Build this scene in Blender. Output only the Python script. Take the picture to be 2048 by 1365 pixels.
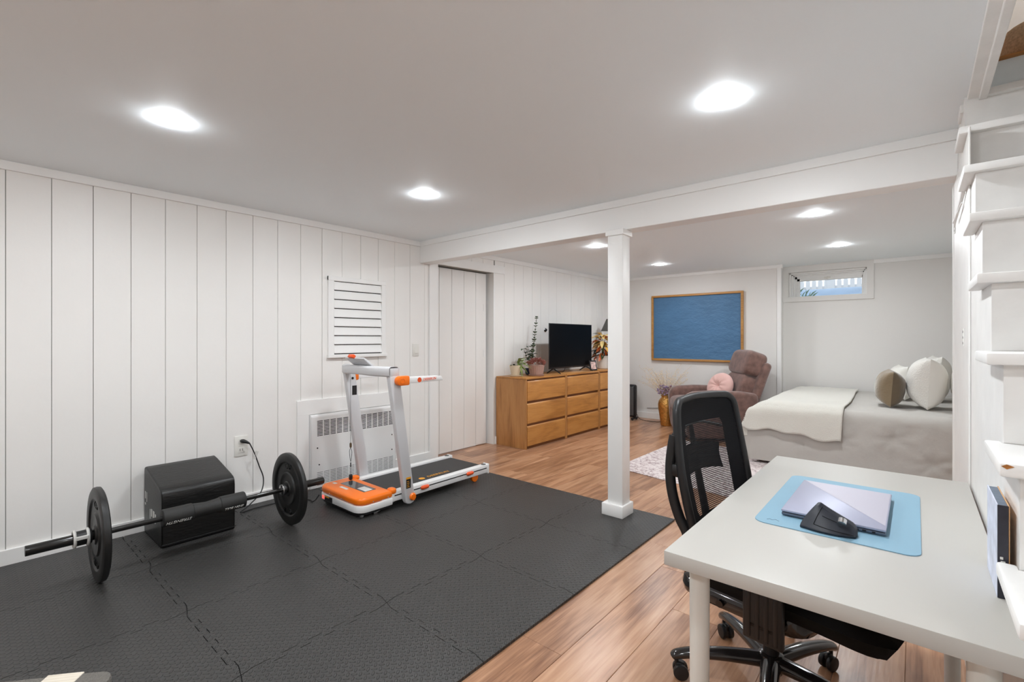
import bpy, bmesh, math, random
from mathutils import Vector, Matrix, noise

# ------------------------------------------------------------------ camera, world, exposure
for o in list(bpy.data.objects):
    bpy.data.objects.remove(o, do_unlink=True)
SC = bpy.context.scene
COL = SC.collection
PI = math.pi
R = math.radians

cam_d = bpy.data.cameras.new('camera')
cam_d.lens = 946.0 / 2048.0 * 36.0
cam_d.sensor_width = 36.0
cam_d.shift_y = -4.5 / 2048.0
cam_d.clip_start = 0.02
cam = bpy.data.objects.new('camera', cam_d)
cam.location = (0.0, 0.0, 1.25)
cam.rotation_euler = (PI / 2, 0.0, R(40.5))
COL.objects.link(cam)
SC.camera = cam

world = bpy.data.worlds.new('overcast_sky')
SC.world = world
world.use_nodes = True
wn = world.node_tree.nodes
wn['Background'].inputs['Color'].default_value = (0.86, 0.93, 1.0, 1)
wn['Background'].inputs['Strength'].default_value = 1.6

SC.view_settings.view_transform = 'Standard'
SC.view_settings.look = 'None'
SC.view_settings.exposure = 0.0
SC.view_settings.gamma = 1.0
SC.view_settings.use_curve_mapping = False
SC.cycles.diffuse_bounces = 6
SC.cycles.glossy_bounces = 3
SC.cycles.max_bounces = 8
SC.cycles.adaptive_threshold = 0.12
SC.cycles.transparent_max_bounces = 16

LED_STRENGTH = 405.0
LED_COLOR = (0.912, 0.963, 1.0)

# ------------------------------------------------------------------ helpers
def lin(c):
    return tuple(((v / 255.0) / 12.92 if v / 255.0 <= 0.04045 else ((v / 255.0 + 0.055) / 1.055) ** 2.4) for v in c)

XF = {}

def empty(name, label, cat, loc=(0, 0, 0), rz=0.0, group=None, kind=None):
    o = bpy.data.objects.new(name, None)
    o.empty_display_size = 0.05
    COL.objects.link(o)
    o.location = loc
    o.rotation_euler = (0, 0, rz)
    XF[o.name] = Matrix.Translation(Vector(loc)) @ Matrix.Rotation(rz, 4, 'Z')
    tag(o, label, cat, group, kind)
    return o

def tag(o, label=None, cat=None, group=None, kind=None):
    if label: o['label'] = label
    if cat: o['category'] = cat
    if group: o['group'] = group
    if kind: o['kind'] = kind
    return o

def rot(ax, deg, piv=(0, 0, 0)):
    p = Vector(piv)
    return Matrix.Translation(p) @ Matrix.Rotation(R(deg), 4, ax) @ Matrix.Translation(-p)

class MB:
    def __init__(self):
        self.bm = bmesh.new()

    def _take(self, before, M=None, bev=0.0, seg=1):
        new = [v for v in self.bm.verts if v.index == -1 or v not in before]
        return new

    def add(self, verts, faces, M=None, bev=0.0, seg=2):
        b = bmesh.new()
        vs = [b.verts.new(v) for v in verts]
        for f in faces:
            try:
                b.faces.new([vs[i] for i in f])
            except ValueError:
                pass
        if bev > 0:
            bmesh.ops.recalc_face_normals(b, faces=b.faces)
            es = [e for e in b.edges if len(e.link_faces) == 2 and e.calc_face_angle(0) > R(30)]
            bmesh.ops.bevel(b, geom=es, offset=bev, offset_type='OFFSET', segments=seg, profile=0.5, affect='EDGES', clamp_overlap=True)
        if M is not None:
            b.transform(M)
        me = bpy.data.meshes.new('tmp')
        b.to_mesh(me); b.free()
        self.bm.from_mesh(me)
        bpy.data.meshes.remove(me)
        return self

    def box(self, x0, x1, y0, y1, z0, z1, bev=0.0, seg=2, M=None):
        v = [(x0, y0, z0), (x1, y0, z0), (x1, y1, z0), (x0, y1, z0), (x0, y0, z1), (x1, y0, z1), (x1, y1, z1), (x0, y1, z1)]
        f = [(0, 3, 2, 1), (4, 5, 6, 7), (0, 1, 5, 4), (1, 2, 6, 5), (2, 3, 7, 6), (3, 0, 4, 7)]
        return self.add(v, f, M, bev, seg)

    def prism(self, poly, axis, a, b, bev=0.0, seg=2, M=None):
        n = len(poly)
        def mk(p, t):
            if axis == 'x': return (t, p[0], p[1])
            if axis == 'y': return (p[0], t, p[1])
            return (p[0], p[1], t)
        v = [mk(p, a) for p in poly] + [mk(p, b) for p in poly]
        f = [tuple(range(n))[::-1], tuple(range(n, 2 * n))]
        for i in range(n):
            j = (i + 1) % n
            f.append((i, j, n + j, n + i))
        return self.add(v, f, M, bev, seg)

    def tube(self, pts, r, n=8, M=None, closed=False, caps=True, flat=None):
        pts = [Vector(p) for p in pts]
        m = len(pts)
        rs = r if isinstance(r, (list, tuple)) else [r] * m
        verts, faces = [], []
        up = None
        for i, p in enumerate(pts):
            if closed:
                t = (pts[(i + 1) % m] - pts[i - 1])
            else:
                t = pts[min(i + 1, m - 1)] - pts[max(i - 1, 0)]
            if t.length < 1e-9: t = Vector((0, 0, 1))
            t.normalize()
            if up is None:
                a = Vector((0, 0, 1)) if abs(t.z) < 0.9 else Vector((1, 0, 0))
                up = (a - t * a.dot(t)).normalized()
            else:
                up = up - t * up.dot(t)
                if up.length < 1e-6:
                    a = Vector((1, 0, 0)) if abs(t.x) < 0.9 else Vector((0, 1, 0))
                    up = a - t * a.dot(t)
                up.normalize()
            sd = t.cross(up)
            for k in range(n):
                an = 2 * PI * k / n
                w = rs[i]
                h = rs[i] * (flat if flat else 1.0)
                verts.append(tuple(p + up * (math.cos(an) * h) + sd * (math.sin(an) * w)))
        for i in range(m if closed else m - 1):
            j = (i + 1) % m
            for k in range(n):
                l = (k + 1) % n
                faces.append((i * n + k, i * n + l, j * n + l, j * n + k))
        if caps and not closed:
            faces.append(tuple(range(n))[::-1])
            faces.append(tuple(range((m - 1) * n, m * n)))
        return self.add(verts, faces, M)

    def cyl(self, p0, p1, r0, r1=None, n=20, M=None, bev=0.0):
        r1 = r0 if r1 is None else r1
        p0, p1 = Vector(p0), Vector(p1)
        t = (p1 - p0).normalized()
        a = Vector((0, 0, 1)) if abs(t.z) < 0.9 else Vector((1, 0, 0))
        u = (a - t * a.dot(t)).normalized(); s = t.cross(u)
        v = []
        for p, r in ((p0, r0), (p1, r1)):
            for k in range(n):
                an = 2 * PI * k / n
                v.append(tuple(p + (u * math.cos(an) + s * math.sin(an)) * r))
        f = [tuple(range(n))[::-1], tuple(range(n, 2 * n))]
        for k in range(n):
            l = (k + 1) % n
            f.append((k, l, n + l, n + k))
        return self.add(v, f, M, bev, 2)

    def lathe(self, prof, n=28, M=None):
        v, f = [], []
        m = len(prof)
        for r, z in prof:
            for k in range(n):
                an = 2 * PI * k / n
                v.append((max(r, 1e-5) * math.cos(an), max(r, 1e-5) * math.sin(an), z))
        for i in range(m - 1):
            for k in range(n):
                l = (k + 1) % n
                f.append((i * n + k, i * n + l, (i + 1) * n + l, (i + 1) * n + k))
        if prof[0][0] > 1e-4: f.append(tuple(range(n))[::-1])
        if prof[-1][0] > 1e-4: f.append(tuple(range((m - 1) * n, m * n)))
        return self.add(v, f, M)

    def grid(self, fn, nu, nv, cu=False, cv=False, M=None):
        v, f = [], []
        NU = nu if cu else nu + 1
        NV = nv if cv else nv + 1
        for i in range(NU):
            for j in range(NV):
                v.append(tuple(fn(i / nu, j / nv)))
        for i in range(nu):
            for j in range(nv):
                a, b = i % NU, (i + 1) % NU
                c, d = j % NV, (j + 1) % NV
                f.append((a * NV + c, b * NV + c, b * NV + d, a * NV + d))
        return self.add(v, f, M)

    def sell(self, c, a, b, h, e1=0.35, e2=0.35, nu=28, nv=16, M=None):
        """soft superellipsoid cushion"""
        def pw(x, e): return math.copysign(abs(x) ** e, x)
        def fn(u, w):
            th = u * 2 * PI
            ph = (w - 0.5) * PI
            cp = pw(math.cos(ph), e1)
            return (c[0] + a * cp * pw(math.cos(th), e2), c[1] + b * cp * pw(math.sin(th), e2), c[2] + h * pw(math.sin(ph), e1))
        return self.grid(fn, nu, nv, cu=True, M=M)

    def build(self, name, mat, parent=None, local=False, smooth=35, weld=0.0, recenter=True, wrinkle=None):
        bm = self.bm
        if weld: bmesh.ops.remove_doubles(bm, verts=bm.verts, dist=weld)
        bmesh.ops.recalc_face_normals(bm, faces=bm.faces)
        loc = Vector((0, 0, 0))
        if parent is not None and not local:
            Mx = XF.get(parent.name)
            if Mx is not None: bm.transform(Mx.inverted())
        if recenter and len(bm.verts):
            xs = [v.co.x for v in bm.verts]; ys = [v.co.y for v in bm.verts]; zs = [v.co.z for v in bm.verts]
            loc = Vector(((min(xs) + max(xs)) / 2, (min(ys) + max(ys)) / 2, min(zs)))
            bmesh.ops.translate(bm, verts=bm.verts, vec=-loc)
        me = bpy.data.meshes.new(name)
        bm.to_mesh(me); bm.free()
        if smooth:
            me.polygons.foreach_set('use_smooth', [True] * len(me.polygons))
            me.set_sharp_from_angle(angle=R(smooth))
        if mat: me.materials.append(mat)
        o = bpy.data.objects.new(name, me)
        COL.objects.link(o)
        o.location = loc
        base = Matrix.Identity(4)
        if parent is not None:
            o.parent = parent
            base = XF.get(parent.name, Matrix.Identity(4))
        XF[o.name] = base @ Matrix.Translation(loc)
        return o

def lettering(body, size, mat, parent, M, name='lettering', shear=0.0, extrude=0.0008, align='CENTER'):
    cu = bpy.data.curves.new('txt', 'FONT')
    cu.body = body; cu.size = size; cu.extrude = extrude; cu.align_x = align; cu.align_y = 'CENTER'; cu.shear = shear
    cu.resolution_u = 3
    t = bpy.data.objects.new('txt', cu)
    COL.objects.link(t)
    dg = bpy.context.evaluated_depsgraph_get()
    me = bpy.data.meshes.new_from_object(t.evaluated_get(dg))
    bpy.data.objects.remove(t, do_unlink=True)
    bpy.data.curves.remove(cu)
    me.name = name
    me.materials.clear(); me.materials.append(mat)
    o = bpy.data.objects.new(name, me)
    COL.objects.link(o)
    if parent is not None:
        o.parent = parent
        M = XF.get(parent.name, Matrix.Identity(4)).inverted() @ M
    o.matrix_basis = M
    return o

def axes(origin, ex, ey):
    """matrix whose local x, y run along ex, ey"""
    ex = Vector(ex).normalized(); ey = Vector(ey)
    ey = (ey - ex * ey.dot(ex)).normalized(); ez = ex.cross(ey)
    return Matrix(((ex.x, ey.x, ez.x, origin[0]), (ex.y, ey.y, ez.y, origin[1]), (ex.z, ey.z, ez.z, origin[2]), (0, 0, 0, 1)))

def copy_tree(o, parent=None):
    c = o.copy(); COL.objects.link(c)
    if parent is not None: c.parent = parent
    for ch in list(o.children): copy_tree(ch, c)
    return c

# ------------------------------------------------------------------ materials
def nodes_of(m):
    nt = m.node_tree
    return nt, nt.nodes, nt.links, nt.nodes['Principled BSDF']

def pm(name, rgb, rough=0.5, metal=0.0, spec=0.5, bump=None, vary=None, sheen=0.0, coat=0.0, obj_random=0.0, emit=None, stretch=None):
    """plain procedural material: colour with optional noise variation and noise bump"""
    m = bpy.data.materials.new(name)
    m.use_nodes = True
    nt, N, L, P = nodes_of(m)
    P.inputs['Base Color'].default_value = (*rgb, 1)
    P.inputs['Roughness'].default_value = rough
    P.inputs['Metallic'].default_value = metal
    P.inputs['Specular IOR Level'].default_value = spec
    if sheen:
        P.inputs['Sheen Weight'].default_value = sheen
        P.inputs['Sheen Roughness'].default_value = 0.5
    if coat:
        P.inputs['Coat Weight'].default_value = coat
        P.inputs['Coat Roughness'].default_value = 0.08
    tc = N.new('ShaderNodeTexCoord')
    src = tc.outputs['Object']
    if stretch:
        mp = N.new('ShaderNodeMapping'); mp.inputs['Scale'].default_value = stretch
        L.new(src, mp.inputs['Vector']); src = mp.outputs['Vector']
    if vary:
        sc_, amt = vary
        nz = N.new('ShaderNodeTexNoise'); nz.inputs['Scale'].default_value = sc_; nz.inputs['Detail'].default_value = 5
        L.new(src, nz.inputs['Vector'])
        cr = N.new('ShaderNodeValToRGB')
        cr.color_ramp.elements[0].position = 0.3; cr.color_ramp.elements[1].position = 0.7
        cr.color_ramp.elements[0].color = (*[c * (1 - amt) for c in rgb], 1)
        cr.color_ramp.elements[1].color = (*[min(1, c * (1 + amt)) for c in rgb], 1)
        L.new(nz.outputs['Fac'], cr.inputs['Fac']); L.new(cr.outputs['Color'], P.inputs['Base Color'])
    if bump:
        sc_, st = bump
        nz2 = N.new('ShaderNodeTexNoise'); nz2.inputs['Scale'].default_value = sc_; nz2.inputs['Detail'].default_value = 4
        L.new(src, nz2.inputs['Vector'])
        bp = N.new('ShaderNodeBump'); bp.inputs['Strength'].default_value = st; bp.inputs['Distance'].default_value = 0.01
        L.new(nz2.outputs['Fac'], bp.inputs['Height']); L.new(bp.outputs['Normal'], P.inputs['Normal'])
    if emit:
        P.inputs['Emission Color'].default_value = (*emit[0], 1)
        P.inputs['Emission Strength'].default_value = emit[1]
    return m

def wood(name, c0, c1, c2, axis='y', scale=1.0, rough=0.4, spread=0.12, ring=True, bumpy=0.15, coat=0.0, fine=0.35):
    """stretched-noise wood grain with per-object variation"""
    m = bpy.data.materials.new(name)
    m.use_nodes = True
    nt, N, L, P = nodes_of(m)
    tc = N.new('ShaderNodeTexCoord'); oi = N.new('ShaderNodeObjectInfo')
    add = N.new('ShaderNodeVectorMath'); add.operation = 'ADD'
    mul = N.new('ShaderNodeMath'); mul.operation = 'MULTIPLY'; mul.inputs[1].default_value = 37.0
    L.new(oi.outputs['Random'], mul.inputs[0])
    L.new(tc.outputs['Object'], add.inputs[0]); L.new(mul.outputs[0], add.inputs[1])
    def mapped(sv):
        mp = N.new('ShaderNodeMapping'); mp.inputs['Scale'].default_value = sv
        L.new(add.outputs[0], mp.inputs['Vector']); return mp
    k = {'x': 0, 'y': 1, 'z': 2}[axis]
    def sv(a, b):
        v = [b * scale] * 3; v[k] = a * scale; return v
    n1 = N.new('ShaderNodeTexNoise'); n1.inputs['Scale'].default_value = 1.0; n1.inputs['Detail'].default_value = 4; n1.inputs['Distortion'].default_value = 0.9
    L.new(mapped(sv(1.4, 6.0)).outputs[0], n1.inputs['Vector'])
    n2 = N.new('ShaderNodeTexNoise'); n2.inputs['Scale'].default_value = 1.0; n2.inputs['Detail'].default_value = 6; n2.inputs['Distortion'].default_value = 0.4
    L.new(mapped(sv(4.0, 95.0)).outputs[0], n2.inputs['Vector'])
    w = N.new('ShaderNodeTexWave'); w.wave_type = 'RINGS'; w.inputs['Scale'].default_value = 1.0
    w.inputs['Distortion'].default_value = 6.0; w.inputs['Detail'].default_value = 3; w.inputs['Detail Scale'].default_value = 1.2
    L.new(mapped(sv(1.3, 14.0)).outputs[0], w.inputs['Vector'])
    mx = N.new('ShaderNodeMix'); mx.data_type = 'FLOAT'; mx.inputs[0].default_value = fine
    L.new(n1.outputs['Fac'], mx.inputs[2]); L.new(n2.outputs['Fac'], mx.inputs[3])
    mx2 = N.new('ShaderNodeMix'); mx2.data_type = 'FLOAT'; mx2.inputs[0].default_value = 0.18 if ring else 0.0
    L.new(mx.outputs[0], mx2.inputs[2]); L.new(w.outputs['Fac'], mx2.inputs[3])
    cr = N.new('ShaderNodeValToRGB')
    e = cr.color_ramp.elements
    e[0].position = 0.30; e[0].color = (*c0, 1)
    e[1].position = 0.72; e[1].color = (*c2, 1)
    ee = cr.color_ramp.elements.new(0.50); ee.color = (*c1, 1)
    L.new(mx2.outputs[0], cr.inputs['Fac'])
    hs = N.new('ShaderNodeHueSaturation')
    mr = N.new('ShaderNodeMapRange'); mr.inputs['To Min'].default_value = 1 - spread; mr.inputs['To Max'].default_value = 1 + spread
    L.new(oi.outputs['Random'], mr.inputs['Value']); L.new(mr.outputs[0], hs.inputs['Value'])
    L.new(cr.outputs['Color'], hs.inputs['Color']); L.new(hs.outputs['Color'], P.inputs['Base Color'])
    P.inputs['Roughness'].default_value = rough
    bp = N.new('ShaderNodeBump'); bp.inputs['Strength'].default_value = bumpy; bp.inputs['Distance'].default_value = 0.003
    L.new(n2.outputs['Fac'], bp.inputs['Height']); L.new(bp.outputs['Normal'], P.inputs['Normal'])
    if coat:
        P.inputs['Coat Weight'].default_value = coat; P.inputs['Coat Roughness'].default_value = 0.15
    return m

def mathn(N, L, op, a, b=None, c=None):
    n = N.new('ShaderNodeMath'); n.operation = op
    for i, v in enumerate((a, b, c)):
        if v is None: continue
        if isinstance(v, (int, float)): n.inputs[i].default_value = v
        else: L.new(v, n.inputs[i])
    return n.outputs[0]

def foam_material():
    m = bpy.data.materials.new('black_foam_diamond_plate')
    m.use_nodes = True
    nt, N, L, P = nodes_of(m)
    ge = N.new('ShaderNodeNewGeometry')
    rt = N.new('ShaderNodeMapping'); rt.vector_type = 'POINT'
    rt.inputs['Rotation'].default_value = (0, 0, R(45)); rt.inputs['Scale'].default_value = (44.0, 44.0, 1)
    L.new(ge.outputs['Position'], rt.inputs['Vector'])
    sp = N.new('ShaderNodeSeparateXYZ'); L.new(rt.outputs[0], sp.inputs[0])
    fx = mathn(N, L, 'FLOOR', sp.outputs[0]); fy = mathn(N, L, 'FLOOR', sp.outputs[1])
    par = mathn(N, L, 'PINGPONG', mathn(N, L, 'ADD', fx, fy), 1.0)
    qx = mathn(N, L, 'SUBTRACT', mathn(N, L, 'SUBTRACT', sp.outputs[0], fx), 0.5)
    qy = mathn(N, L, 'SUBTRACT', mathn(N, L, 'SUBTRACT', sp.outputs[1], fy), 0.5)
    d = mathn(N, L, 'SUBTRACT', qy, qx)
    a = mathn(N, L, 'MULTIPLY_ADD', d, par, qx)
    b = mathn(N, L, 'SUBTRACT', mathn(N, L, 'ADD', qx, qy), a)
    ea = mathn(N, L, 'POWER', mathn(N, L, 'DIVIDE', mathn(N, L, 'ABSOLUTE', a), 0.56), 2.0)
    eb = mathn(N, L, 'POWER', mathn(N, L, 'DIVIDE', mathn(N, L, 'ABSOLUTE', b), 0.24), 2.0)
    el = mathn(N, L, 'ADD', ea, eb)
    mr = N.new('ShaderNodeMapRange'); mr.interpolation_type = 'SMOOTHSTEP'
    mr.inputs['From Min'].default_value = 1.0; mr.inputs['From Max'].default_value = 0.45
    L.new(el, mr.inputs['Value'])
    bp = N.new('ShaderNodeBump'); bp.inputs['Strength'].default_value = 1.0; bp.inputs['Distance'].default_value = 0.006
    L.new(mr.outputs[0], bp.inputs['Height'])
    L.new(bp.outputs['Normal'], P.inputs['Normal'])
    nz = N.new('ShaderNodeTexNoise'); nz.inputs['Scale'].default_value = 3.0; nz.inputs['Detail'].default_value = 5
    L.new(ge.outputs['Position'], nz.inputs['Vector'])
    cr = N.new('ShaderNodeValToRGB')
    cr.color_ramp.elements[0].color = (0.031, 0.030, 0.0285, 1); cr.color_ramp.elements[1].color = (0.046, 0.044, 0.042, 1)
    L.new(nz.outputs['Fac'], cr.inputs['Fac']); L.new(cr.outputs['Color'], P.inputs['Base Color'])
    P.inputs['Roughness'].default_value = 0.46
    P.inputs['Specular IOR Level'].default_value = 0.5
    return m

def mesh_fabric_material():
    """woven chair mesh: black threads with real holes between them"""
    m = bpy.data.materials.new('black_chair_mesh')
    m.use_nodes = True
    nt, N, L, P = nodes_of(m)
    tc = N.new('ShaderNodeTexCoord')
    sp = N.new('ShaderNodeSeparateXYZ'); L.new(tc.outputs['Object'], sp.inputs[0])
    y = mathn(N, L, 'MULTIPLY', sp.outputs[1], 270.0)
    z = mathn(N, L, 'MULTIPLY', sp.outputs[2], 150.0)
    row = mathn(N, L, 'FLOOR', z)
    ys = mathn(N, L, 'ADD', y, mathn(N, L, 'MULTIPLY', row, 0.5))
    a = mathn(N, L, 'ABSOLUTE', mathn(N, L, 'SUBTRACT', mathn(N, L, 'FRACT', ys), 0.5))
    b = mathn(N, L, 'ABSOLUTE', mathn(N, L, 'SUBTRACT', mathn(N, L, 'FRACT', z), 0.5))
    hole = mathn(N, L, 'ADD', mathn(N, L, 'POWER', mathn(N, L, 'DIVIDE', a, 0.31), 2.0), mathn(N, L, 'POWER', mathn(N, L, 'DIVIDE', b, 0.33), 2.0))
    al = mathn(N, L, 'GREATER_THAN', hole, 1.0)
    L.new(al, P.inputs['Alpha'])
    P.inputs['Base Color'].default_value = (0.007, 0.007, 0.009, 1)
    P.inputs['Specular IOR Level'].default_value = 0.25
    P.inputs['Roughness'].default_value = 0.7
    return m

M = {}
M['wall'] = pm('white_painted_boards', (0.865, 0.85, 0.825), 0.45, bump=(38.0, 0.05), vary=(2.0, 0.015))
M['drywall'] = pm('warm_white_wall_paint', (0.775, 0.755, 0.73), 0.6, bump=(60.0, 0.06), vary=(1.3, 0.012))
M['ceiling'] = pm('ceiling_paint', (0.90, 0.955, 0.985), 0.65)  # cool tint in the colour offsets warm light bounced off the floor
M['trim'] = pm('white_trim_paint', (0.87, 0.865, 0.85), 0.4, bump=(25.0, 0.04))
M['worn'] = pm('worn_white_stair_paint', (0.84, 0.83, 0.81), 0.42, bump=(14.0, 0.18), vary=(9.0, 0.04))
M['chip'] = pm('bare_wood_paint_chip', lin((176, 112, 50)), 0.6, vary=(120.0, 0.3))
M['dark'] = pm('dark_void', (0.004, 0.004, 0.004), 0.9)
M['gap'] = pm('shadow_gap_board', (0.25, 0.24, 0.22), 0.9)
M['floor'] = wood('oak_laminate_floor', lin((124, 84, 60)), lin((174, 129, 98)), lin((200, 158, 126)), 'y', 1.0, 0.30, 0.07, bumpy=0.12, fine=0.52)
M['subfloor'] = pm('subfloor', (0.62, 0.42, 0.27), 0.9)  # lightened so plank seams seem to catch light like bevelled edges
M['foam'] = foam_material()
M['oak'] = wood('golden_oak_veneer', lin((150, 98, 46)), lin((186, 128, 66)), lin((204, 148, 84)), 'y', 1.2, 0.36, 0.05, ring=False, bumpy=0.1)
M['oakz'] = wood('golden_oak_side_veneer', lin((150, 102, 56)), lin((182, 128, 74)), lin((198, 146, 90)), 'z', 1.2, 0.38, 0.05, bumpy=0.1)
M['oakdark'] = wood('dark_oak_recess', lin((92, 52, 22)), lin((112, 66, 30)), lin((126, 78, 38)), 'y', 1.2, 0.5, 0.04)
M['black'] = pm('black_plastic', (0.008, 0.008, 0.009), 0.46)
M['chairfabric'] = pm('black_chair_fabric', (0.006, 0.006, 0.008), 0.8, spec=0.25, bump=(300.0, 0.1))
M['seatfabric'] = pm('black_seat_fabric', (0.006, 0.006, 0.006), 0.85, spec=0.2, bump=(300.0, 0.1))
M['blackgloss'] = pm('glossy_black_plastic', (0.014, 0.012, 0.012), 0.14, coat=0.4)
M['screen'] = pm('tv_screen_glass', (0.0015, 0.0015, 0.0018), 0.3, spec=0.12)
M['led'] = pm('led_lens', (0.9, 0.9, 0.9), 0.5, emit=(LED_COLOR, LED_STRENGTH))
M['chrome'] = pm('brushed_chrome', (0.62, 0.62, 0.63), 0.22, 1.0)
M['steel'] = pm('dark_steel', (0.06, 0.06, 0.062), 0.22, 1.0)
M['bar'] = pm('black_oxide_steel', (0.022, 0.021, 0.020), 0.28, 0.6, coat=0.3)
M['iron'] = pm('black_rubber_plate', (0.009, 0.0088, 0.0085), 0.42, bump=(60.0, 0.05))
M['vinyl'] = pm('black_vinyl', (0.006, 0.0057, 0.0055), 0.36, bump=(26.0, 0.22), stretch=(6.0, 0.8, 3.0))
M['foampad'] = pm('black_foam_sleeve', (0.020, 0.0195, 0.0185), 0.66, bump=(300.0, 0.05))
M['print'] = pm('white_print', lin((215, 214, 210)), 0.6)
M['white_metal'] = pm('white_powder_coat', (0.84, 0.84, 0.835), 0.35, bump=(80.0, 0.02))
M['grey_metal'] = pm('silver_grey_plastic', lin((205, 205, 207)), 0.4)
M['orange'] = pm('orange_plastic', lin((248, 120, 14)), 0.32)
M['orange2'] = pm('deep_orange_plastic', lin((232, 84, 22)), 0.4)
M['belt'] = pm('black_running_belt', (0.017, 0.017, 0.018), 0.5, bump=(400.0, 0.1))
M['yellow_print'] = pm('amber_print', lin((236, 162, 30)), 0.5)
M['red_led'] = pm('red_power_switch', (0.6, 0.02, 0.02), 0.3, emit=((1.0, 0.08, 0.06), 2.0))
M['smoke'] = pm('smoked_window', (0.06, 0.06, 0.062), 0.1, coat=0.5)
M['desk'] = pm('white_desk_laminate', lin((186, 183, 177)), 0.38)
M['deskleg'] = pm('white_painted_leg', lin((222, 222, 216)), 0.35)
M['pad'] = pm('pale_blue_desk_mat', lin((126, 163, 183)), 0.6, bump=(200.0, 0.03))
M['laptop'] = pm('silver_blue_aluminium', lin((162, 164, 184)), 0.42, 0.25)
M['laptop2'] = pm('brushed_silver_aluminium', lin((172, 168, 180)), 0.48, 0.2, bump=(90.0, 0.05), stretch=(1, 14, 1))
M['laptopdark'] = pm('laptop_base_blue_grey', lin((92, 102, 118)), 0.35, 0.4)
M['mouse'] = pm('navy_black_rubber', lin((30, 34, 44)), 0.48)
M['painting'] = pm('blue_textured_paint', lin((74, 116, 154)), 0.55, bump=(26.0, 0.55), vary=(3.5, 0.10), stretch=(1.0, 1.0, 1.8))
M['frame'] = wood('honey_wood_frame', lin((150, 100, 48)), lin((186, 134, 70)), lin((206, 158, 92)), 'x', 1.4, 0.45, 0.05)
M['suede'] = pm('brown_microsuede', lin((114, 85, 77)), 0.85, vary=(16.0, 0.32), bump=(70.0, 0.12), sheen=0.35)
M['pink'] = pm('dusty_pink_velvet', lin((214, 172, 164)), 0.8, sheen=0.4, bump=(50.0, 0.08))
M['linen'] = pm('pale_grey_linen', lin((184, 180, 174)), 0.85, bump=(18.0, 0.5), sheen=0.15, stretch=(1.0, 1.0, 0.6))
M['throw'] = pm('off_white_waffle_throw', lin((214, 211, 202)), 0.9, bump=(150.0, 0.5), sheen=0.3)
M['sherpa'] = pm('white_sherpa', lin((220, 217, 210)), 0.95, bump=(90.0, 0.7), sheen=0.3)
M['whitecotton'] = pm('white_cotton', lin((224, 221, 214)), 0.9, bump=(14.0, 0.25), sheen=0.1)
M['olive'] = pm('olive_brown_velvet', lin((124, 106, 80)), 0.7, bump=(24.0, 0.4), sheen=0.5, stretch=(1, 1, 2.5))
M['olive2'] = pm('dark_olive_velvet', lin((96, 80, 58)), 0.7, bump=(24.0, 0.4), sheen=0.5)
M['greycotton'] = pm('grey_cotton', lin((168, 163, 155)), 0.9, bump=(20.0, 0.3))
M['gold'] = pm('hammered_gold', lin((214, 164, 92)), 0.3, 0.85, bump=(55.0, 0.9), vary=(40.0, 0.25))
M['clay'] = pm('cream_clay', lin((216, 200, 174)), 0.7, bump=(40.0, 0.1))
M['terracotta'] = pm('dusty_rose_clay', lin((172, 138, 126)), 0.7, bump=(40.0, 0.1))
M['navy'] = pm('navy_glaze', lin((40, 52, 76)), 0.25)
M['whitepot'] = pm('white_ceramic', lin((216, 210, 202)), 0.35)
M['soil'] = pm('soil', (0.03, 0.02, 0.013), 0.95, bump=(90.0, 0.8))
M['leaf1'] = pm('light_green_leaf', lin((132, 150, 84)), 0.5, vary=(30.0, 0.3))
M['leaf2'] = pm('dark_green_leaf', lin((54, 74, 48)), 0.5, vary=(30.0, 0.25))
M['leafred'] = pm('rusty_red_leaf', lin((136, 78, 68)), 0.55, vary=(40.0, 0.3))
M['leafgold'] = pm('golden_yellow_leaf', lin((206, 150, 44)), 0.45, vary=(14.0, 0.35))
M['leafcream'] = pm('cream_yellow_leaf', lin((226, 198, 132)), 0.45, vary=(14.0, 0.2))
M['leaforange'] = pm('orange_leaf', lin((192, 92, 36)), 0.45, vary=(14.0, 0.3))
M['leafdk'] = pm('deep_green_glossy_leaf', lin((48, 58, 32)), 0.35, vary=(14.0, 0.35))
M['stem'] = pm('brown_stem', lin((96, 78, 52)), 0.7)
M['straw'] = pm('dried_straw', lin((206, 184, 152)), 0.85)
M['bud'] = pm('dried_cream_bud', lin((226, 212, 190)), 0.85)
M['lilac'] = pm('dried_lilac_petal', lin((160, 142, 176)), 0.8)
M['mauve'] = pm('dried_mauve_petal', lin((140, 100, 108)), 0.8)
M['shade'] = pm('dark_grey_metal_shade', lin((88, 86, 84)), 0.5, 0.3)
M['bulb'] = pm('warm_bulb', (0.9, 0.8, 0.6), 0.5, emit=((1.0, 0.78, 0.50), 330.0))
M['photo'] = pm('photo_print', lin((206, 176, 168)), 0.3, vary=(34.0, 0.55))
M['plasticwhite'] = pm('white_plastic', lin((230, 228, 222)), 0.35)
M['glass'] = None
M['heater'] = pm('grey_heater_panel', lin((86, 86, 86)), 0.45)
M['book1'] = pm('white_blue_book_cover', lin((208, 214, 232)), 0.4, vary=(26.0, 0.22))
M['book2'] = pm('dark_book_spine', lin((38, 38, 48)), 0.4, vary=(40.0, 0.25))
M['book3'] = pm('slate_page_edge', lin((98, 110, 126)), 0.55, vary=(60.0, 0.15))
M['tan'] = pm('tan_page_edge', lin((206, 160, 112)), 0.6)
M['tweed'] = pm('beige_woven_tweed', lin((196, 164, 132)), 0.9, bump=(160.0, 0.6), vary=(110.0, 0.22))
M['landing'] = pm('orange_pine_floor', lin((176, 118, 62)), 0.4, vary=(10.0, 0.15))
M['carpet'] = pm('grey_carpet', lin((118, 114, 108)), 0.95, bump=(220.0, 0.8), vary=(90.0, 0.12))
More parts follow.
